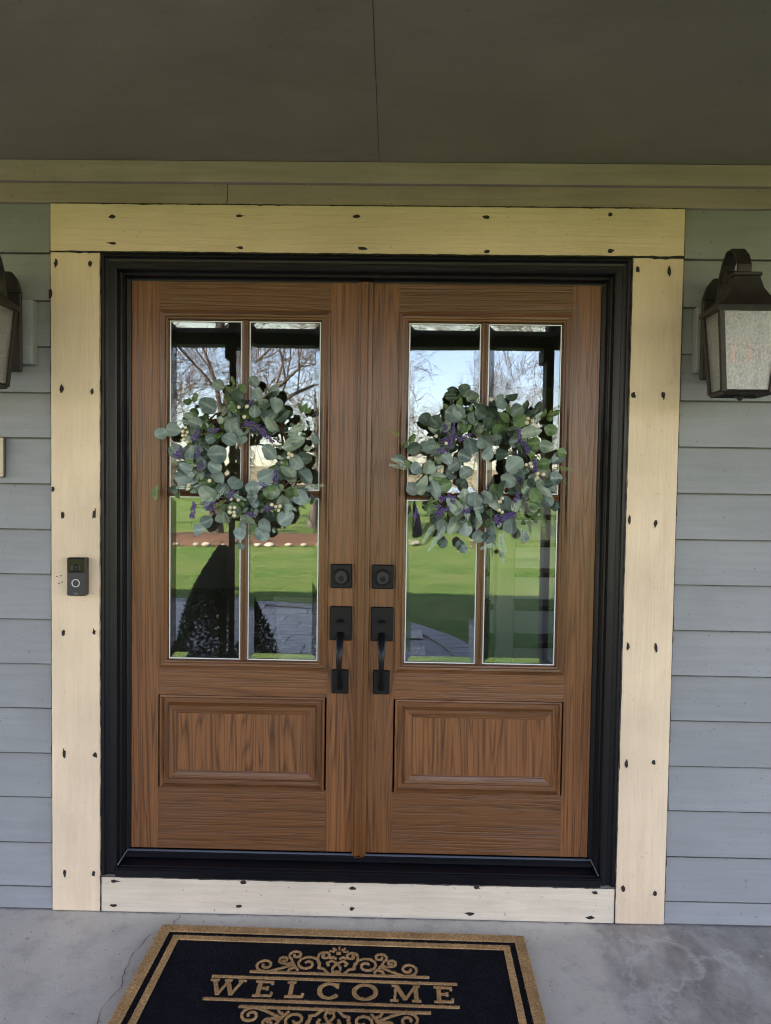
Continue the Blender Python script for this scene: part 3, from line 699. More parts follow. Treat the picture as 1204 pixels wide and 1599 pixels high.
# lettering
zc = [0]
def stroke(mb, a, b, w):
    a, b = Vector(a), Vector(b); d = (b-a).normalized(); n = Vector((-d.y, d.x))*w*.5; zc[0] = (zc[0] + 1) % 7
    mflat(mb, [a-n, b-n, b+n, a+n], .0138 + zc[0]*.00011)
H = .066
def letter(ch, cx_, wd):
    mb = MB(); T, t, sr = .0125, .0075, .0068
    X = lambda u: cx_ + (u-.5)*wd
    Y = lambda v: (v-.5)*H + .002
    def serif(u, v, w=.024): stroke(mb, (X(u)-w/2, Y(v)), (X(u)+w/2, Y(v)), sr)
    if ch == 'W':
        for a, b, c_ in (((.08, .97), (.30, .03), T), ((.30, .03), (.52, .97), t), ((.48, .97), (.70, .03), T), ((.70, .03), (.93, .97), t)): stroke(mb, (X(a[0]), Y(a[1])), (X(b[0]), Y(b[1])), c_)
        serif(.08, .97, .026); serif(.50, .97, .022); serif(.93, .97, .024)
    if ch == 'M':
        stroke(mb, (X(.14), Y(.03)), (X(.17), Y(.97)), t); stroke(mb, (X(.19), Y(.95)), (X(.50), Y(.10)), T); stroke(mb, (X(.50), Y(.10)), (X(.80), Y(.95)), t); stroke(mb, (X(.83), Y(.97)), (X(.87), Y(.03)), T)
        serif(.13, .03); serif(.87, .03, .027); serif(.14, .97, .020); serif(.86, .97, .020)
    if ch in 'EL':
        stroke(mb, (X(.25), Y(.0)), (X(.25), Y(1)), T); serif(.22, .03, .026)
        stroke(mb, (X(.2), Y(.05)), (X(.95), Y(.05)), t); stroke(mb, (X(.93), Y(.02)), (X(.97), Y(.26)), t)
        serif(.22, .97, .026)
        if ch == 'E':
            stroke(mb, (X(.2), Y(.95)), (X(.90), Y(.95)), t); stroke(mb, (X(.90), Y(.98)), (X(.90), Y(.78)), t)
            stroke(mb, (X(.25), Y(.53)), (X(.68), Y(.53)), t); stroke(mb, (X(.68), Y(.64)), (X(.68), Y(.42)), t)
    if ch in 'CO':
        a0, a1 = (R(40), R(325)) if ch == 'C' else (0, 2*math.pi)
        n = 20
        for k in range(n):
            A, B = a0+(a1-a0)*k/n, a0+(a1-a0)*(k+1.08)/n
            wv = t + (T-t)*abs(math.cos((A+B)/2))
            stroke(mb, (X(.5+.44*math.cos(A)), Y(.5+.47*math.sin(A))), (X(.5+.44*math.cos(B)), Y(.5+.47*math.sin(B))), wv)
        if ch == 'C': stroke(mb, (X(.86), Y(.98)), (X(.86), Y(.70)), t)
    mb.build('letter', COIRT, mat)
for ch, cx_, wd in (('W', -.318, .098), ('E', -.206, .056), ('L', -.112, .052), ('C', -.012, .066), ('O', .094, .074), ('M', .214, .088), ('E', .326, .056)): letter(ch, cx_, wd)
def ornament(sg):
    mb = MB()
    Lw = .0088
    def path(P, w=.0070):
        for a, b in zip(P[:-1], P[1:]):
            a, b = Vector(a), Vector(b); e = (b-a).normalized()*.0012; stroke(mb, a-e, b+e, w)
    def M(P): return [(p[0], sg*p[1]) for p in P]
    def spiral(c, r, a0, turns, k=.22, n=16): 
        return [(c[0]+r*(1-(1-k)*i/n)*math.cos(a0+turns*2*math.pi*i/n), c[1]+r*(1-(1-k)*i/n)*math.sin(a0+turns*2*math.pi*i/n)) for i in range(n+1)]
    for s_ in (-1, 1):
        f = lambda P: M([(s_*p[0], p[1]) for p in P])
        path(f([(.132, .118), (.150, .108), (.178, .092), (.205, .080)] + spiral((.222, .109), .031, R(-105), 1.35)))
        path(f([(.024, .080), (.040, .100)] + spiral((.093, .121), .041, R(205), -1.45, .2)))
        path(f([(.118, .090), (.138, .118)] + spiral((.133, .162), .024, R(-60), 1.2, .25, 12)))
        path(f([(.138, .128), (.152, .118)] + spiral((.168, .137), .019, R(-110), 1.2, .25, 10)))
        path(f([(.052, .112), (.062, .135)] + spiral((.042, .163), .022, R(-20), 1.25, .25, 12)))
        path(f([(.0, .090), (.010, .084), (.013, .104), (.0, .128), (.018, .140), (.032, .128), (.026, .116)]), .007)
        path(f([(.006, .150), (.016, .158), (.026, .152)]), .007)
        path(f([(.148, .084), (.142, .096), (.132, .100)]), .007)
        for an in (90, 50, 14):
            path(f([(.015*math.cos(R(an)), .182+.015*math.sin(R(an))), (.030*math.cos(R(an)), .182+.026*math.sin(R(an)))]), .006)
    path(M([(-.006, .178), (.006, .178)]), .012)
    path(M([(-.372, .049), (.368, .049)]), .0088); path(M([(-.262, .076), (.285, .076)]), .0085)
    mb.build('scroll_ornament', COIRT, mat)
ornament(1); ornament(-1)
# short coir bristles
random.seed(11)
def pile(name, mat_, spots, h, parent):
    vs = []; fs = []
    for (x, y, z) in spots:
        a = random.uniform(0, 6.28); w = random.uniform(.0006, .0011); lx, ly = random.gauss(0, .0016), random.gauss(0, .0016); b = len(vs)
        vs += [(x+w*math.cos(a), y+w*math.sin(a), z), (x-w*math.cos(a), y-w*math.sin(a), z), (x+lx, y+ly, z+h*random.uniform(.5, 1.2))]
        fs.append((b, b+1, b+2))
    me = bpy.data.meshes.new(name); me.from_pydata(vs, [], fs); me.materials.append(mat_)
    o = link(name, me, parent); tag(o, kind='stuff'); return o
spots = []
for _ in range(42000):
    x, y = random.uniform(-MX, MX), random.uniform(-.16, MY); spots.append((x, y, .0112))
pile('black_pile', COIRB, spots, .0026, mat)
spots = []
for q in tan_quads:
    if max(p.y for p in q) < -.2 and False: continue
    e1, e2 = q[1]-q[0], q[3]-q[0]; ar = e1.length*e2.length
    for _ in range(int(ar*300000)+2):
        u, v = random.random(), random.random(); p = q[0] + e1*u + e2*v
        if abs(e1.length) > .5 or abs(e2.length) > .5: p = p + Vector((random.gauss(0, .0016), random.gauss(0, .0016)))
        spots.append((p.x, p.y, .0138))
pile('tan_pile', COIRT, spots, .0030, mat)

# ------------------------------------------------------------------ wreaths
def leaf_mesh(w, h, cup, curl, mat_, point, seed, n=16):
    # leaf centred on the origin, grows along +z, faces -y; folded along its midrib, rim uneven, tip curled
    rr = random.Random(seed); me = bpy.data.meshes.new('leaf'); vs = [(0, 0, 0)]; fs = []
    p1, p2 = rr.uniform(0, 6.28), rr.uniform(0, 6.28)
    for q in (.4, .75, 1.0):
        for k in range(n):
            a = 2*math.pi*k/n - math.pi/2; e = 1 + q*(.05*math.sin(3*a+p1) + .035*math.sin(5*a+p2))
            x, z = w*.5*math.cos(a)*e*q, h*.5*math.sin(a)*e*q
            if math.sin(a) > 0: x *= 1 - point*math.sin(a)**2
            u, v = abs(x)/(w*.5), z/(h*.5)
            y = -cup*u**1.2 + curl*v*abs(v) + q*w*.025*math.sin(4*a+p2)
            vs.append((x, y, z))
    for k in range(n):
        j = (k+1) % n; fs.append((0, 1+k, 1+j))
        for r_ in (0, 1): fs.append((1+r_*n+k, 1+(r_+1)*n+k, 1+(r_+1)*n+j, 1+r_*n+j))
    me.from_pydata(vs, [], fs); me.materials.append(mat_)
    for p in me.polygons: p.use_smooth = True
    return me
LM = {}
for key, mt in (('B', LEAF_B), ('G', LEAF_G), ('V', LEAF_V), ('D', LEAF_D)):
    LM[key] = [[leaf_mesh(.0200, .0205, c_, u_, mt, .06, q) for q, (c_, u_) in enumerate(((.0040, .0025), (-.0030, -.002), (.0055, -.003), (.002, .005)))],
               [leaf_mesh(.0180, .0215, c_, u_, mt, .16, 9+q) for q, (c_, u_) in enumerate(((-.004, .003), (.005, .004), (.003, -.004)))],
               [leaf_mesh(.0122, .0228, c_, u_, mt, .42, 19+q) for q, (c_, u_) in enumerate(((.0035, .004), (-.003, .005), (.0045, -.004)))]]
def sph(mb, c, r, n=8, m=5):
    vs = [(c[0], c[1], c[2]+r)]; fs = []
    for i in range(1, m):
        t = math.pi*i/m
        for j in range(n): vs.append((c[0]+r*math.sin(t)*math.cos(2*math.pi*j/n), c[1]+r*math.sin(t)*math.sin(2*math.pi*j/n), c[2]+r*math.cos(t)))
    vs.append((c[0], c[1], c[2]-r)); L = len(vs)-1
    for j in range(n):
        fs.append((0, 1+j, 1+(j+1) % n))
        for i in range(m-2): fs.append((1+i*n+j, 1+(i+1)*n+j, 1+(i+1)*n+(j+1) % n, 1+i*n+(j+1) % n))
        fs.append((L, 1+(m-2)*n+(j+1) % n, 1+(m-2)*n+j))
    mb.add(vs, fs)
bmb = MB(); sph(bmb, (0, 0, 0), .0066, 10, 7)
bo = bmb.build('berry', BERRY, None, 0, True); BME = bo.data; bpy.data.objects.remove(bo)
def lav_mesh(seed, L):
    random.seed(seed); mb = MB(); n = int(L/.0042)
    for k in range(n):
        for q in range(5):
            a = random.uniform(0, 6.28); r = .0078*(1-.55*k/n)*random.uniform(.6, 1.25)
            z = (k+random.random())*L/n
            c = (r*math.cos(a), r*math.sin(a)*.8, z); s_ = random.uniform(.0018, .0036)
            mb.add([(c[0]+s_, c[1], c[2]), (c[0], c[1]+s_, c[2]), (c[0]-s_, c[1], c[2]), (c[0], c[1]-s_, c[2]), (c[0], c[1], c[2]+s_*1.5), (c[0], c[1], c[2]-s_)],
                   [(0,1,4),(1,2,4),(2,3,4),(3,0,4),(1,0,5),(2,1,5),(3,2,5),(0,3,5)])
    mb.tube([(0, 0, -.03), (0, 0, L)], .001, 4, mi=1)
    o = mb.build('lavender_sprig', [LAV, STEMG]); me = o.data; bpy.data.objects.remove(o); return me
LAVM = [lav_mesh(1, .042), lav_mesh(2, .055), lav_mesh(3, .034)]
def fern_mesh(seed, L, mt):
    random.seed(seed); mb = MB(); mb.tube([(0, 0, 0), (0.002, -.004, L*.5), (0, -.002, L)], [.0011, .0009, .0004], 4)
    for k in range(26):
        z = L*(.12+.88*k/26); sd_ = 1 if k % 2 else -1; ln = .013*(1-.55*k/26)
        a = R(50+random.uniform(-10, 10)); y = random.uniform(-.004, .004)
        t = Vector((sd_*math.sin(a)*ln, y, math.cos(a)*ln)); b = Vector((0, -.003, z)); nrm = Vector((-t.z, 0, t.x)).normalized()*.0013
        mb.add([b, b+t*.5+nrm, b+t, b+t*.5-nrm], [(0, 1, 2, 3)])
    o = mb.build('fern_sprig', mt); me = o.data; bpy.data.objects.remove(o); return me
FERN = [fern_mesh(4, .07, FROST), fern_mesh(6, .055, FROST), fern_mesh(8, .06, STEMG)]

def make_wreath(label, ox, oy, cpx, leaves, lav, ber, fern, seed, lean):
    c = px(cpx[0], cpx[1], .03)
    Wt = thing('wreath', label, 'wreath', (c.x, .03, c.z), 'eucalyptus wreaths on the doors')
    random.seed(seed)
    S = 1/4.013
    def P(x, y, Y): return px(ox + x*S, oy + y*S, Y)
    ring = MB()
    for k in range(7):
        rr = random.uniform(.150, .182); ph = random.uniform(0, 6.28); yy = random.uniform(.012, .040)
        pts = []
        for a in range(33):
            t = 2*math.pi*a/32; q = rr + .012*math.sin(3*t+ph) + .008*math.sin(5*t+ph*2)
            pts.append((c.x+q*math.cos(t), yy+.010*math.sin(4*t+ph), c.z+q*math.sin(t)))
        ring.tube(pts, random.uniform(.0025, .005), 5)
    ring.build('vine_ring', TWIG, Wt, 0, True)
    MB().tube([(c.x, .052, c.z+.150), (c.x, .0535, c.z+.185), (c.x, .0535, c.z+.21)], .003, 5).build('hook', HARDW, Wt)
    def leaf(x, y, r, kind, shape=None, ang=None, Y=None, tilt=.45, wp=None):
        wp = wp or P(x, y, Y if Y is not None else random.uniform(-.055, -.015))
        sh = shape if shape is not None else random.choice((0, 0, 1))
        o = link('leaf', random.choice(LM[kind][sh]), Wt)
        o.location = Vector(wp) - c.xyz + Vector((0, c.y-.03, 0))
        o.location = Vector(wp) - Vector((c.x, .03, c.z))
        out = math.atan2(wp[0]-c.x, wp[2]-c.z)
        an = ang if ang is not None else out + random.uniform(-.9, .9)
        o.rotation_euler = (random.uniform(-tilt, tilt), an, random.uniform(-tilt, tilt))
        o.rotation_mode = 'XYZ'
        s_ = r*S/438*2/.0205; o.scale = (s_, s_, s_)
    for L in leaves:
        x, y, r, kd = L[:4]; sh = L[4] if len(L) > 4 else None; an = R(L[5]) if len(L) > 5 else None
        dist = math.hypot(x-(cpx[0]-ox)/S, y-(cpx[1]-oy)/S)
        leaf(x, y, r*(.94 if sh != 2 else 1.2), kd, sh, an, random.uniform(-.062, -.028) if dist < 430 else random.uniform(-.02, .01), .75)
    for k in range(62):                                  # small young leaves in front
        t = random.uniform(0, 6.28); q = max(.13, random.gauss(.176, .036))
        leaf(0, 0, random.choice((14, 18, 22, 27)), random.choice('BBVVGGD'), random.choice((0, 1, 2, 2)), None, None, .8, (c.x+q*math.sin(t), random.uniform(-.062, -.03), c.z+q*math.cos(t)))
    for k in range(7):
        t = random.uniform(0, 6.28); q = random.gauss(.17, .035); o = link('lavender_sprig', LAVM[2], Wt); o.location = (q*math.sin(t), random.uniform(-.095, -.08), q*math.cos(t)); o.rotation_euler = (random.uniform(-.4, .4), random.uniform(0, 6.28), 0)
        t = random.uniform(0, 6.28); o = link('fern_sprig', random.choice(FERN), Wt); o.location = (q*math.sin(t), -.07, q*math.cos(t)); o.rotation_euler = (random.uniform(-.3, .3), t + random.uniform(-.8, .8), 0)
    for k in range(150):                                  # leaves behind, filling the ring
        t = random.uniform(0, 6.28); q = random.gauss(.168, .030)
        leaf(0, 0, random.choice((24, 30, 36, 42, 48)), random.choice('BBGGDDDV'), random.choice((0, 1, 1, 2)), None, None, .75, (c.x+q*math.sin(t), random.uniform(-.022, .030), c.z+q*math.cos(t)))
    for (x, y, an, i) in lav:
        o = link('lavender_sprig', LAVM[i], Wt); wp = P(x, y, random.uniform(-.068, -.05)); o.location = wp - Vector((c.x, .03, c.z))
        o.rotation_euler = (random.uniform(-.3, .3), R(an), 0)
        o.location -= Vector((math.sin(R(an))*.02, 0, math.cos(R(an))*.02))
    for (x, y) in ber:
        o = link('berry', BME, Wt); o.location = P(x, y, random.uniform(-.075, -.062)) - Vector((c.x, .03, c.z)); q = random.uniform(.85, 1.1); o.scale = (q, q, q)
    for (x, y, an, i) in fern:
        o = link('fern_sprig', FERN[i], Wt); o.location = P(x, y, -.055) - Vector((c.x, .03, c.z)); o.rotation_euler = (random.uniform(-.2, .2), R(an), 0)
    for k in range(16):                                  # loose stems
        t = random.uniform(0, 6.28); q = .17; b = Vector((c.x+q*math.sin(t), -.01, c.z+q*math.cos(t)))
        e = b + Vector((math.sin(t+random.uniform(-1, 1))*.07, random.uniform(-.04, -.01), math.cos(t+random.uniform(-1, 1))*.07))
        MB().tube([b, (b+e)/2+Vector((random.uniform(-.008, .008), -.01, random.uniform(-.008, .008))), e], [.0016, .0013, .0009], 5).build('stem', random.choice((STEMG, TWIG)), Wt)
    return Wt
LL = [(85,432,40,'B',0),(165,408,48,'B',0),(442,122,40,'B',0),(665,103,38,'B',0),(793,160,38,'B',0),(300,205,32,'G',0),(252,232,28,'G',0),(297,297,32,'G',0),
 (380,255,60,'B',1),(800,250,48,'B',0),(672,290,38,'B',0),(735,250,48,'V',0),(560,365,40,'B',0),(515,385,42,'B',0),(455,445,38,'G',0),(515,465,46,'B',0),(575,450,52,'B',0),
 (440,560,62,'B',0,80),(180,545,52,'B',0),(340,620,48,'B',0),(445,700,48,'B',0),(550,745,52,'B',0),(745,695,58,'B',1,60),(660,768,48,'B',0,80),(660,825,44,'B',0,85),
 (800,790,46,'V',2,20),(935,610,50,'B',0),(985,700,58,'B',1),(965,355,52,'B',1),(920,490,58,'V',2,60),(880,660,50,'V',2,-45),(1045,465,38,'B',0),(475,955,54,'V',1,5),
 (380,810,62,'V',1,-40),(470,775,44,'B',0),(325,1030,40,'B',0),(370,980,42,'B',0),(580,1055,42,'B',0),(590,1135,26,'B',0),(640,965,54,'V',0),(740,1005,48,'B',0),
 (720,1060,48,'B',0),(870,960,58,'B',1,60),(960,830,50,'B',0),(1040,840,36,'B',0),(930,790,38,'G',0),(190,760,45,'D',0),(230,700,56,'B',1,70),(60,800,34,'G',2,10),
 (200,800,34,'G',2,150),(165,780,30,'D',0),(530,170,44,'D',0,40),(590,150,34,'G',0),(565,190,40,'D',0),(535,150,30,'G',0),(690,180,42,'B',0),(480,290,36,'V',2),(545,265,34,'G',0),(260,350,45,'B',1),
 (300,365,45,'B',1),(370,385,45,'G',0),(845,845,48,'V',2,0),(770,800,44,'G',0),(770,545,54,'B',1,-50),(845,320,40,'D',2,60),(880,300,36,'D',0),(610,420,40,'V',2,-20),(780,370,46,'V',2,-25),
 (990,265,22,'G',2,20),(1010,285,20,'G',2,50),(960,270,22,'G',2,-10),(940,400,34,'V',2,70),(270,560,40,'B',2,10),(240,640,40,'B',1),(420,640,45,'B',0),(400,460,36,'B',0),(505,210,30,'G',0)]
LV = [(300,445,30,0),(425,408,70,2),(640,370,100,1),(740,440,130,1),(320,545,10,2),(285,925,5,1),(392,868,85,0),(768,897,70,0),(806,700,5,1),(725,750,-60,2),(690,400,95,0)]
BR = [(238,392),(222,415),(250,420),(240,440),(222,440),(228,467),(250,482),(573,264),(624,260),(608,325),(888,555),(905,565),(885,578),(260,752),(255,775),(525,840),(570,845),(521,893),(547,893),(517,922),(543,922),(545,943),(780,875),(805,887),(830,885),(822,910),(390,725)]
FL = [(860,420,95,0),(880,440,100,1),(500,800,110,0),(885,850,185,1),(400,900,60,2),(330,930,40,0),(900,400,80,0)]
make_wreath('round eucalyptus wreath with a ragged small hole, on the door leaf nearer the doorbell', 230, 570, (385, 718), LL, LV, BR, FL, 21, 0)
RL = [(97,577,36,'B',0),(262,340,44,'D',0),(318,360,44,'D',0),(280,510,50,'B',0),(185,520,45,'D',0),(435,315,58,'B',0),(500,380,46,'G',0),(600,385,52,'V',2,-25),(635,480,52,'B',0),(648,555,42,'B',0),
 (540,510,52,'B',0),(503,570,46,'B',0),(510,673,42,'B',0),(440,625,48,'B',0),(390,590,40,'B',0),(725,230,56,'B',1,60),(830,285,45,'B',0),(805,205,40,'D',0),(745,330,42,'G',0),(850,345,45,'G',0),
 (715,405,40,'G',0),(915,420,50,'V',2,80),(938,490,42,'G',0),(1045,408,40,'G',0),(1015,510,46,'V',1),(1115,548,32,'G',0),(1085,590,40,'B',0),(820,625,60,'B',0),(780,725,48,'B',0),(730,765,45,'D',0),
 (870,710,70,'B',2,40),(895,765,52,'V',2,55),(280,640,50,'V',1,0),(195,650,45,'B',0),(335,705,46,'V',2,80),(380,750,50,'G',0),(240,750,46,'V',2,20),(180,775,45,'B',0),(315,780,48,'B',2,-20),(505,845,50,'V',2,-5),
 (570,845,50,'B',0),(590,895,40,'B',0,80),(635,830,45,'B',0),(690,850,50,'V',2,-30),(770,870,54,'B',0),(825,880,44,'V',0),(670,945,58,'B',0,80),(440,890,54,'V',2,-40),(455,990,58,'V',2,35),(525,945,42,'V',2,80),
 (585,980,34,'V',2,10),(510,1030,45,'B',0),(370,1010,45,'B',0),(800,1005,54,'B',0),(655,1080,48,'B',0),(590,1075,42,'B',0),(870,1075,38,'B',0),(950,820,45,'G',0),(935,870,45,'G',0),(1020,850,45,'B',0),
 (1075,885,34,'B',0),(960,930,45,'G',0),(1000,965,30,'G',2),(1080,710,50,'B',0),(1000,620,40,'G',0),(1130,728,28,'G',2,90),(500,160,42,'D',0),(550,190,48,'V',1),(545,255,44,'B',0),(470,290,44,'B',0),(890,270,34,'D',2,10),
 (960,270,34,'D',2,20),(920,310,36,'D',2,60),(275,870,34,'G',2,20),(300,905,34,'G',0),(365,1115,34,'D',0),(480,1130,36,'D',0),(500,1155,30,'B',0),(740,1190,24,'G',2,0),(350,1050,36,'V',2,30),(432,155,30,'D',2,85),
 (415,184,26,'D',2,90),(422,207,26,'D',2,88),(425,232,24,'D',2,92),(470,200,26,'G',2,0),(470,240,24,'G',2,30),(600,300,44,'D',0),(560,330,40,'D',0),(660,370,44,'D',0),(1070,300,24,'G',2,60),(1040,330,26,'G',2,30),(990,300,28,'G',2,10),
 (390,380,46,'V',0),(700,470,40,'D',0),(740,560,44,'D',1),(810,480,42,'B',0),(175,455,26,'G',2,30),(130,500,22,'G',2,10),(1060,760,40,'B',1),(1000,770,46,'V',2,-40)]
RV = [(395,470,70,1),(495,455,65,1),(430,405,5,0),(850,460,-10,1),(895,520,-20,0),(945,635,0,0),(378,838,80,1),(350,925,60,1),(755,958,75,1),(525,910,60,2),(832,825,10,2),(370,540,90,2),(800,935,70,2),(200,920,10,2)]
RBR = [(325,445),(388,490),(670,215),(900,335),(930,350),(945,378),(895,362),(890,625),(915,617),(923,635),(960,680),(958,704),(997,685),(430,798),(740,835),(725,855),(720,910),(738,922)]
RF = [(160,650,-80,0),(140,625,-70,1),(700,1120,-110,1),(735,1110,175,0),(720,1050,160,0),(350,1060,215,0),(1020,320,50,2),(990,980,170,2),(1070,640,100,2),(110,450,-60,2),(310,1000,210,0),(750,1040,200,1)]
make_wreath('eucalyptus wreath with an upright sprig at the top, on the leaf farther from the doorbell', 600, 570, (752, 728), RL, RV, RBR, RF, 33, 0)

# ------------------------------------------------------------------ porch posts and beam
POSTM = m_plain('post_paint', (.070, .052, .042), .6, .3, 0, 60, .2, .2)
beam = box('porch_beam', POSTM, None, -4.2, 4.2, -2.84, -2.70, 2.505, 2.588, bev=.004); tag(beam, 'dark brown beam running along the outer edge of the porch roof', 'beam')
for x, lab in ((-1.04, 'dark brown square porch post beside the clipped evergreen shrub'), (1.255, 'dark brown square porch post with no shrub beside it'), (-3.9, 'dark brown square porch post at the end nearer the shrub'), (3.9, 'dark brown square porch post at the end away from the shrub')):
    p = thing('porch_post', lab, 'post', (x, -2.77, 0), 'posts along the porch edge')
    box('shaft', POSTM, p, x-.07, x+.07, -2.84, -2.70, .10, 2.505, bev=.004)
    box('plinth', POSTM, p, x-.09, x+.09, -2.86, -2.68, .0005, .10, bev=.005)
    box('capital', POSTM, p, x-.10, x+.10, -2.865, -2.675, 2.40, 2.504, bev=.006)

# ------------------------------------------------------------------ patio, beds, shrub
PAV = m_plain('paver', (.56, .48, .40), .85, .2, 0, 60, .4, .25, 9); PAVE = m_plain('paver_edge', (.36, .32, .29), .85, .2, 0, 60, .4, .25, 9)
pc = (-2.5, -4.3); pr_ = 3.25
pm = MB(); pm.add([(pc[0]+3.5*math.cos(a*math.pi/32), pc[1]+3.5*math.sin(a*math.pi/32), -.192) for a in range(64)], [tuple(range(64))])
patio = pm.build('patio', m_plain('paver_sand', (.38, .33, .28), .95)); tag(patio, kind='structure')
pb = MB().box(-.205, .205, -.205, .205, -.02, .0).build('paver', PAV, None, .006); pmesh = pb.data; bpy.data.objects.remove(pb)
random.seed(9)
for i in range(-9, 10):
    for j in range(-9, 10):
        x, y = i*.42 + (.21 if j % 2 else 0), j*.42
        if math.hypot(x, y) < pr_ - .22 and pc[1]+y < -3.2:
            o = link('paver', pmesh, patio); o.location = (pc[0]+x, pc[1]+y, -.168 + random.uniform(-.003, .003)); o.rotation_euler[2] = random.uniform(-.01, .01)
eb = MB().box(-.10, .10, -.12, .12, -.02, .0).build('edge_paver', PAVE, None, .006); emesh = eb.data; bpy.data.objects.remove(eb)
for k in range(96):
    a = 2*math.pi*k/96; x, y = pc[0]+3.32*math.cos(a), pc[1]+3.32*math.sin(a)
    if y < -3.15:
        o = link('edge_paver', emesh, patio); o.location = (x, y, -.166); o.rotation_euler[2] = a + math.pi/2
MULCH = m_plain('mulch', (.16, .085, .05), .95, .1, 0, 50, 1.0, .5, 30)
def mound(name, cx, cy_, rx, ry, h, seed):
    random.seed(seed); vs = [(cx, cy_, -.2+h)]; fs = []; n = 40
    for k, q in ((0, .5), (1, .8), (2, 1.0)):
        for j in range(n):
            a = 2*math.pi*j/n; w_ = 1+.08*math.sin(3*a+seed)+.05*math.sin(5*a)
            vs.append((cx+rx*q*w_*math.cos(a), cy_+ry*q*w_*math.sin(a), -.2+h*(1-q**3)+(.0 if k < 2 else -.03)))
    for j in range(n):
        fs.append((0, 1+j, 1+(j+1) % n))
        for k in range(2): fs.append((1+k*n+j, 1+(k+1)*n+j, 1+(k+1)*n+(j+1) % n, 1+k*n+(j+1) % n))
    o = MB().add(vs, fs).build(name, MULCH, None, 0, True); tag(o, kind='structure'); return o
bed = mound('mulch_bed', -4.2, -18.5, 4.6, 1.6, .25, 2); bed2 = mound('mulch_bed', -1.3, -3.55, .75, .5, .06, 4)
STONE = m_plain('field_stone', (.42, .36, .27), .9, .2, 0, 12, .5, .35, 4)
for k in range(70):
    a = R(k*360/70 + random.uniform(-2, 2)); rr = random.uniform(.04, .11); mb = MB()
    x, y = -4.2+4.9*math.cos(a), -18.5+1.8*math.sin(a)
    sph(mb, (0, 0, 0), rr, 9, 6)
    mb.v = [(x+v[0]*random.uniform(1.2, 1.6), y+v[1]*random.uniform(.8, 1.1), -.14+v[2]*random.uniform(.55, .75)) for v in mb.v]
    mb.build('stone', STONE, bed, 0, 60)
SHR = m_plain('evergreen_leaf', (.045, .085, .028), .6, .3, 0, 0, 0, .5, 8)
sh = thing('evergreen_shrub', 'dense cone shaped evergreen shrub growing against the porch edge', 'shrub', (-1.34, -3.5, -.2))
random.seed(14); mb = MB()
for k in range(17000):
    t = random.random()**.75; h = 1.14*t; a = random.uniform(0, 6.28); q = .50*(1-t)**.8*(.72+.28*random.random()**.5)*(1+.12*math.sin(5*a+h*7)) + .02
    p = Vector((-1.34+q*math.cos(a), -3.5+q*math.sin(a), -.17+h)); u = Vector((random.gauss(0, 1), random.gauss(0, 1), random.gauss(0, 1))).normalized()*.022; v = u.orthogonal().normalized()*.009
    mb.add([p-u, p+v, p+u, p-v], [(0, 1, 2, 3)])
mb.build('foliage', SHR, sh)
MB().tube([(-1.34, -3.5, -.2), (-1.33, -3.49, .3), (-1.34, -3.5, .75)], [.035, .025, .008], 7).build('trunk', TWIG, sh)

# ------------------------------------------------------------------ bare trees on the lawn
BARK = m_plain('bark', (.105, .085, .068), .9, .15, 0, 20, .6, .3, 6); TWG = m_plain('bare_twig', (.125, .080, .050), .9, .1)
def tree_meshes(seed, height, spread):
    rnd = random.Random(seed); tr, cr = MB(), MB(); cnt = [0]
    def branch(p, d, L, r, depth):
        cnt[0] += 1
        pts = [p]; rad = [r]; n = 4; q = p
        for i in range(n):
            d = (d + Vector((rnd.gauss(0, .13), rnd.gauss(0, .13), rnd.gauss(.02, .10)))).normalized(); q = q + d*(L/n); pts.append(q); rad.append(r*(1-.62*(i+1)/n))
        (tr if depth < 2 else cr).tube(pts, rad, 8 if depth == 0 else 5 if depth < 3 else 3, cap=False)
        if depth >= 6: return
        k = (5 if depth == 0 else 4 if depth < 3 else 3)
        for j in range(k):
            t = rnd.uniform(.35, 1.0) if depth else rnd.uniform(.55, 1.0)
            i = min(n-1, int(t*n)); b = pts[i] + (pts[i+1]-pts[i])*(t*n-i)
            ax = d.orthogonal().normalized(); ax.rotate(Matrix.Rotation(rnd.uniform(0, 6.28), 3, d))
            nd = d.copy(); nd.rotate(Matrix.Rotation(R(rnd.uniform(24, 58)*spread), 3, ax)); nd = (nd + Vector((0, 0, .12))).normalized()
            branch(b, nd, L*rnd.uniform(.62, .86), max(rad[i]*rnd.uniform(.42, .60), .0075), depth+1)
    branch(Vector((0, 0, 0)), Vector((0, 0, 1)), height*.30, height*.017, 0)
    a = tr.build('trunk', BARK, None, 0, True); b = cr.build('branches', TWG, None, 0, True); am, bm_ = a.data, b.data
    bpy.data.objects.remove(a); bpy.data.objects.remove(b); return am, bm_
T1 = tree_meshes(4, 14.0, 1.25); T2 = tree_meshes(12, 10.0, 1.0)
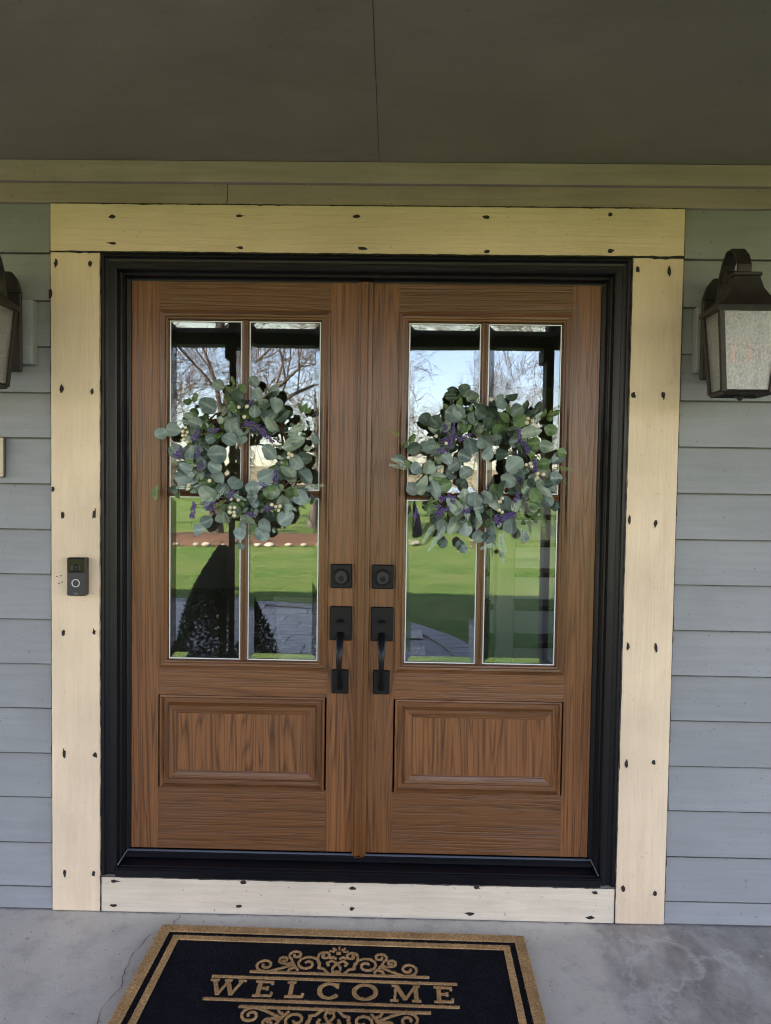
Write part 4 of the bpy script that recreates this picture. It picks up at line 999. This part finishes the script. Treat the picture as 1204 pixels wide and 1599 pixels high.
for (x, y, rz, sc_, T, lab) in ((-5.2, -19.0, .3, 1.05, T1, 'bare spreading tree standing in the stone edged mulch bed'), (-11.5, -25.0, 2.1, 1.0, T2, 'bare tree on the lawn behind the stone edged mulch bed'),
        (12.0, -24.0, 4.0, 1.0, T2, 'bare tree on the open lawn far from the mulch bed'), (-.8, -34.0, 1.0, .9, T2, 'smaller bare tree out beyond the mulch bed'), (-3.2, -25.5, 2.9, 1.15, T2, 'fine twigged bare tree just behind the stone edged mulch bed'), (-8.6, -20.5, 5.0, 1.1, T2, 'fine twigged bare tree at one end of the mulch bed'), (8.2, -36.0, .4, 1.2, T2, 'tall fine twigged bare tree in the middle of the lawn'), (9.0, -42.0, 5.2, .85, T1, 'bare tree farthest out on the lawn by the pond')):
    t = thing('bare_tree', lab, 'tree', (x, y, -.25), 'bare trees on the lawn'); t.rotation_euler[2] = rz; t.scale = (sc_,)*3
    link('trunk', T[0], t); link('branches', T[1], t)

# ------------------------------------------------------------------ the person taking the photograph (seen only mirrored in the glass)
def person():
    J = {'pel': (.045, -2.84, .90, .145), 'wst': (.045, -2.84, 1.06, .135), 'chs': (.045, -2.83, 1.28, .150), 'nk0': (.045, -2.82, 1.42, .075), 'nk': (.045, -2.80, 1.49, .055), 'hd0': (.045, -2.785, 1.57, .078), 'hd1': (.045, -2.785, 1.65, .092), 'hd2': (.045, -2.79, 1.72, .060)}
    E_ = [('pel', 'wst'), ('wst', 'chs'), ('chs', 'nk0'), ('nk0', 'nk'), ('nk', 'hd0'), ('hd0', 'hd1'), ('hd1', 'hd2')]
    for s_, n in ((-1, 'l'), (1, 'r')):
        J.update({n+'sh': (.045+s_*.165, -2.825, 1.37, .066), n+'el': (.045+s_*.225, -2.76, 1.13, .046), n+'wr': (.122+s_*.075, -2.59, 1.40, .029), n+'pm': (.122+s_*.062, -2.582, 1.465, .032),
                  n+'hp': (.045+s_*.095, -2.84, .84, .105), n+'kn': (.045+s_*.105, -2.82, .47, .066), n+'an': (.045+s_*.105, -2.85, .09, .043), n+'to': (.045+s_*.125, -2.70, .035, .034)})
        E_ += [('chs', n+'sh'), (n+'sh', n+'el'), (n+'el', n+'wr'), (n+'wr', n+'pm'), ('pel', n+'hp'), (n+'hp', n+'kn'), (n+'kn', n+'an'), (n+'an', n+'to')]
        for f in range(4):
            a = (.122+s_*.060, -2.578, 1.485+f*.016); 
            J[n+'f%d0' % f] = (.122+s_*.052, -2.581, 1.478+f*.014, .010); J[n+'f%d1' % f] = (.122+s_*.046, -2.562, 1.480+f*.017, .009); J[n+'f%d2' % f] = (.122+s_*.026, -2.560, 1.482+f*.018, .008)
            E_ += [(n+'pm', n+'f%d0' % f), (n+'f%d0' % f, n+'f%d1' % f), (n+'f%d1' % f, n+'f%d2' % f)]
        J[n+'t0'] = (.122+s_*.048, -2.592, 1.478, .011); J[n+'t1'] = (.122+s_*.026, -2.592, 1.492, .009); E_ += [(n+'pm', n+'t0'), (n+'t0', n+'t1')]
    ks = list(J); me = bpy.data.meshes.new('body'); base = Vector((.045, -2.84, 0))
    me.from_pydata([tuple(Vector(J[k][:3])-base) for k in ks], [(ks.index(a), ks.index(b)) for a, b in E_], [])
    ob_ = bpy.data.objects.new('tmp', me); col.objects.link(ob_)
    ob_.modifiers.new('s', 'SKIN'); sv = me.skin_vertices[0].data
    for i, k in enumerate(ks): r = J[k][3]; sv[i].radius = (r*(1.25 if k in ('pel', 'wst', 'chs') else 1), r*(.8 if k in ('pel', 'wst', 'chs') else 1)); sv[i].use_root = (k == 'pel')
    sb = ob_.modifiers.new('u', 'SUBSURF'); sb.levels = 2; sb.render_levels = 2
    dg = bpy.context.evaluated_depsgraph_get(); m2 = bpy.data.meshes.new_from_object(ob_.evaluated_get(dg)); bpy.data.objects.remove(ob_)
    m2.materials.clear()
    s = NT('plaid_shirt'); c = s.coord('Object', False); xyz = s.n('SeparateXYZ'); s.l(c, xyz.inputs[0])
    gx = s.ramp(s.math('PINGPONG', s.math('MULTIPLY', xyz.outputs[0], 22.0), 1.0), [(.2, 0), (.3, 1)]); gz = s.ramp(s.math('PINGPONG', s.math('MULTIPLY', xyz.outputs[2], 22.0), 1.0), [(.2, 0), (.3, 1)])
    k = s.mix(gx, (.05, .03, .08), (.16, .12, .24)); k = s.mix(gz, s.mix(.5, k, (.03, .02, .05)), k); shirt = s.bsdf(k, .9, .2)
    for q in (m_plain('skin', (.42, .25, .18), .55), shirt, m_plain('dark_trousers', (.022, .024, .032), .9), m_plain('shoe', (.05, .045, .04), .7)): m2.materials.append(q)
    for p in m2.polygons:
        z = p.center.z; y = p.center.y + base.y; p.use_smooth = True
        p.material_index = 3 if z < .085 else 2 if z < .93 else 0 if (z > 1.455 or (y > -2.60 and z > 1.39)) else 1
    root = thing('person', 'person in a purple plaid shirt and dark trousers holding up a phone', 'person', base)
    link('body', m2, root)
    hair = MB(); sph(hair, (.045, -2.808, 1.665), .108, 16, 12)
    hair.v = [(v[0], min(v[1], -2.745 if v[2] > 1.70 else -2.79), max(v[2], 1.50)) for v in hair.v]; hair.build('hair', m_plain('hair', (.05, .03, .02), .6, .4, 0, 90, .5), root, 0, True)
    for s_ in (-1, 1):
        e = MB(); sph(e, (.045+s_*.030, -2.699, 1.640), .010, 8, 6); e.build('eye', m_plain('eye', (.1, .08, .07), .2), root, 0, True)
    nz = MB().tube([(.045, -2.70, 1.645), (.045, -2.683, 1.618), (.045, -2.695, 1.610)], [.007, .013, .008], 8); nz.build('nose', bpy.data.materials['skin'], root, 0, True)
    mo = MB().tube([(.022, -2.705, 1.582), (.045, -2.697, 1.580), (.068, -2.705, 1.582)], [.003, .006, .003], 6); mo.build('mouth', m_plain('lip', (.30, .12, .10), .5), root, 0, True)
person()
ph = thing('smartphone', 'black smartphone held upright in both hands of the person', 'phone', (.122, -2.575, 1.50))
MB().box(.122-.037, .122+.037, -2.579, -2.571, 1.385, 1.540).build('body', m_plain('phone_black', (.012, .012, .014), .25), ph, .003)
MB().box(.122-.033, .122+.033, -2.571, -2.567, 1.500, 1.528).build('camera_bar', KEYM, ph, .0015)
MB().box(.122-.034, .122+.034, -2.5802, -2.5790, 1.390, 1.535).build('screen', m_plain('phone_screen', (.02, .02, .022), .1), ph)
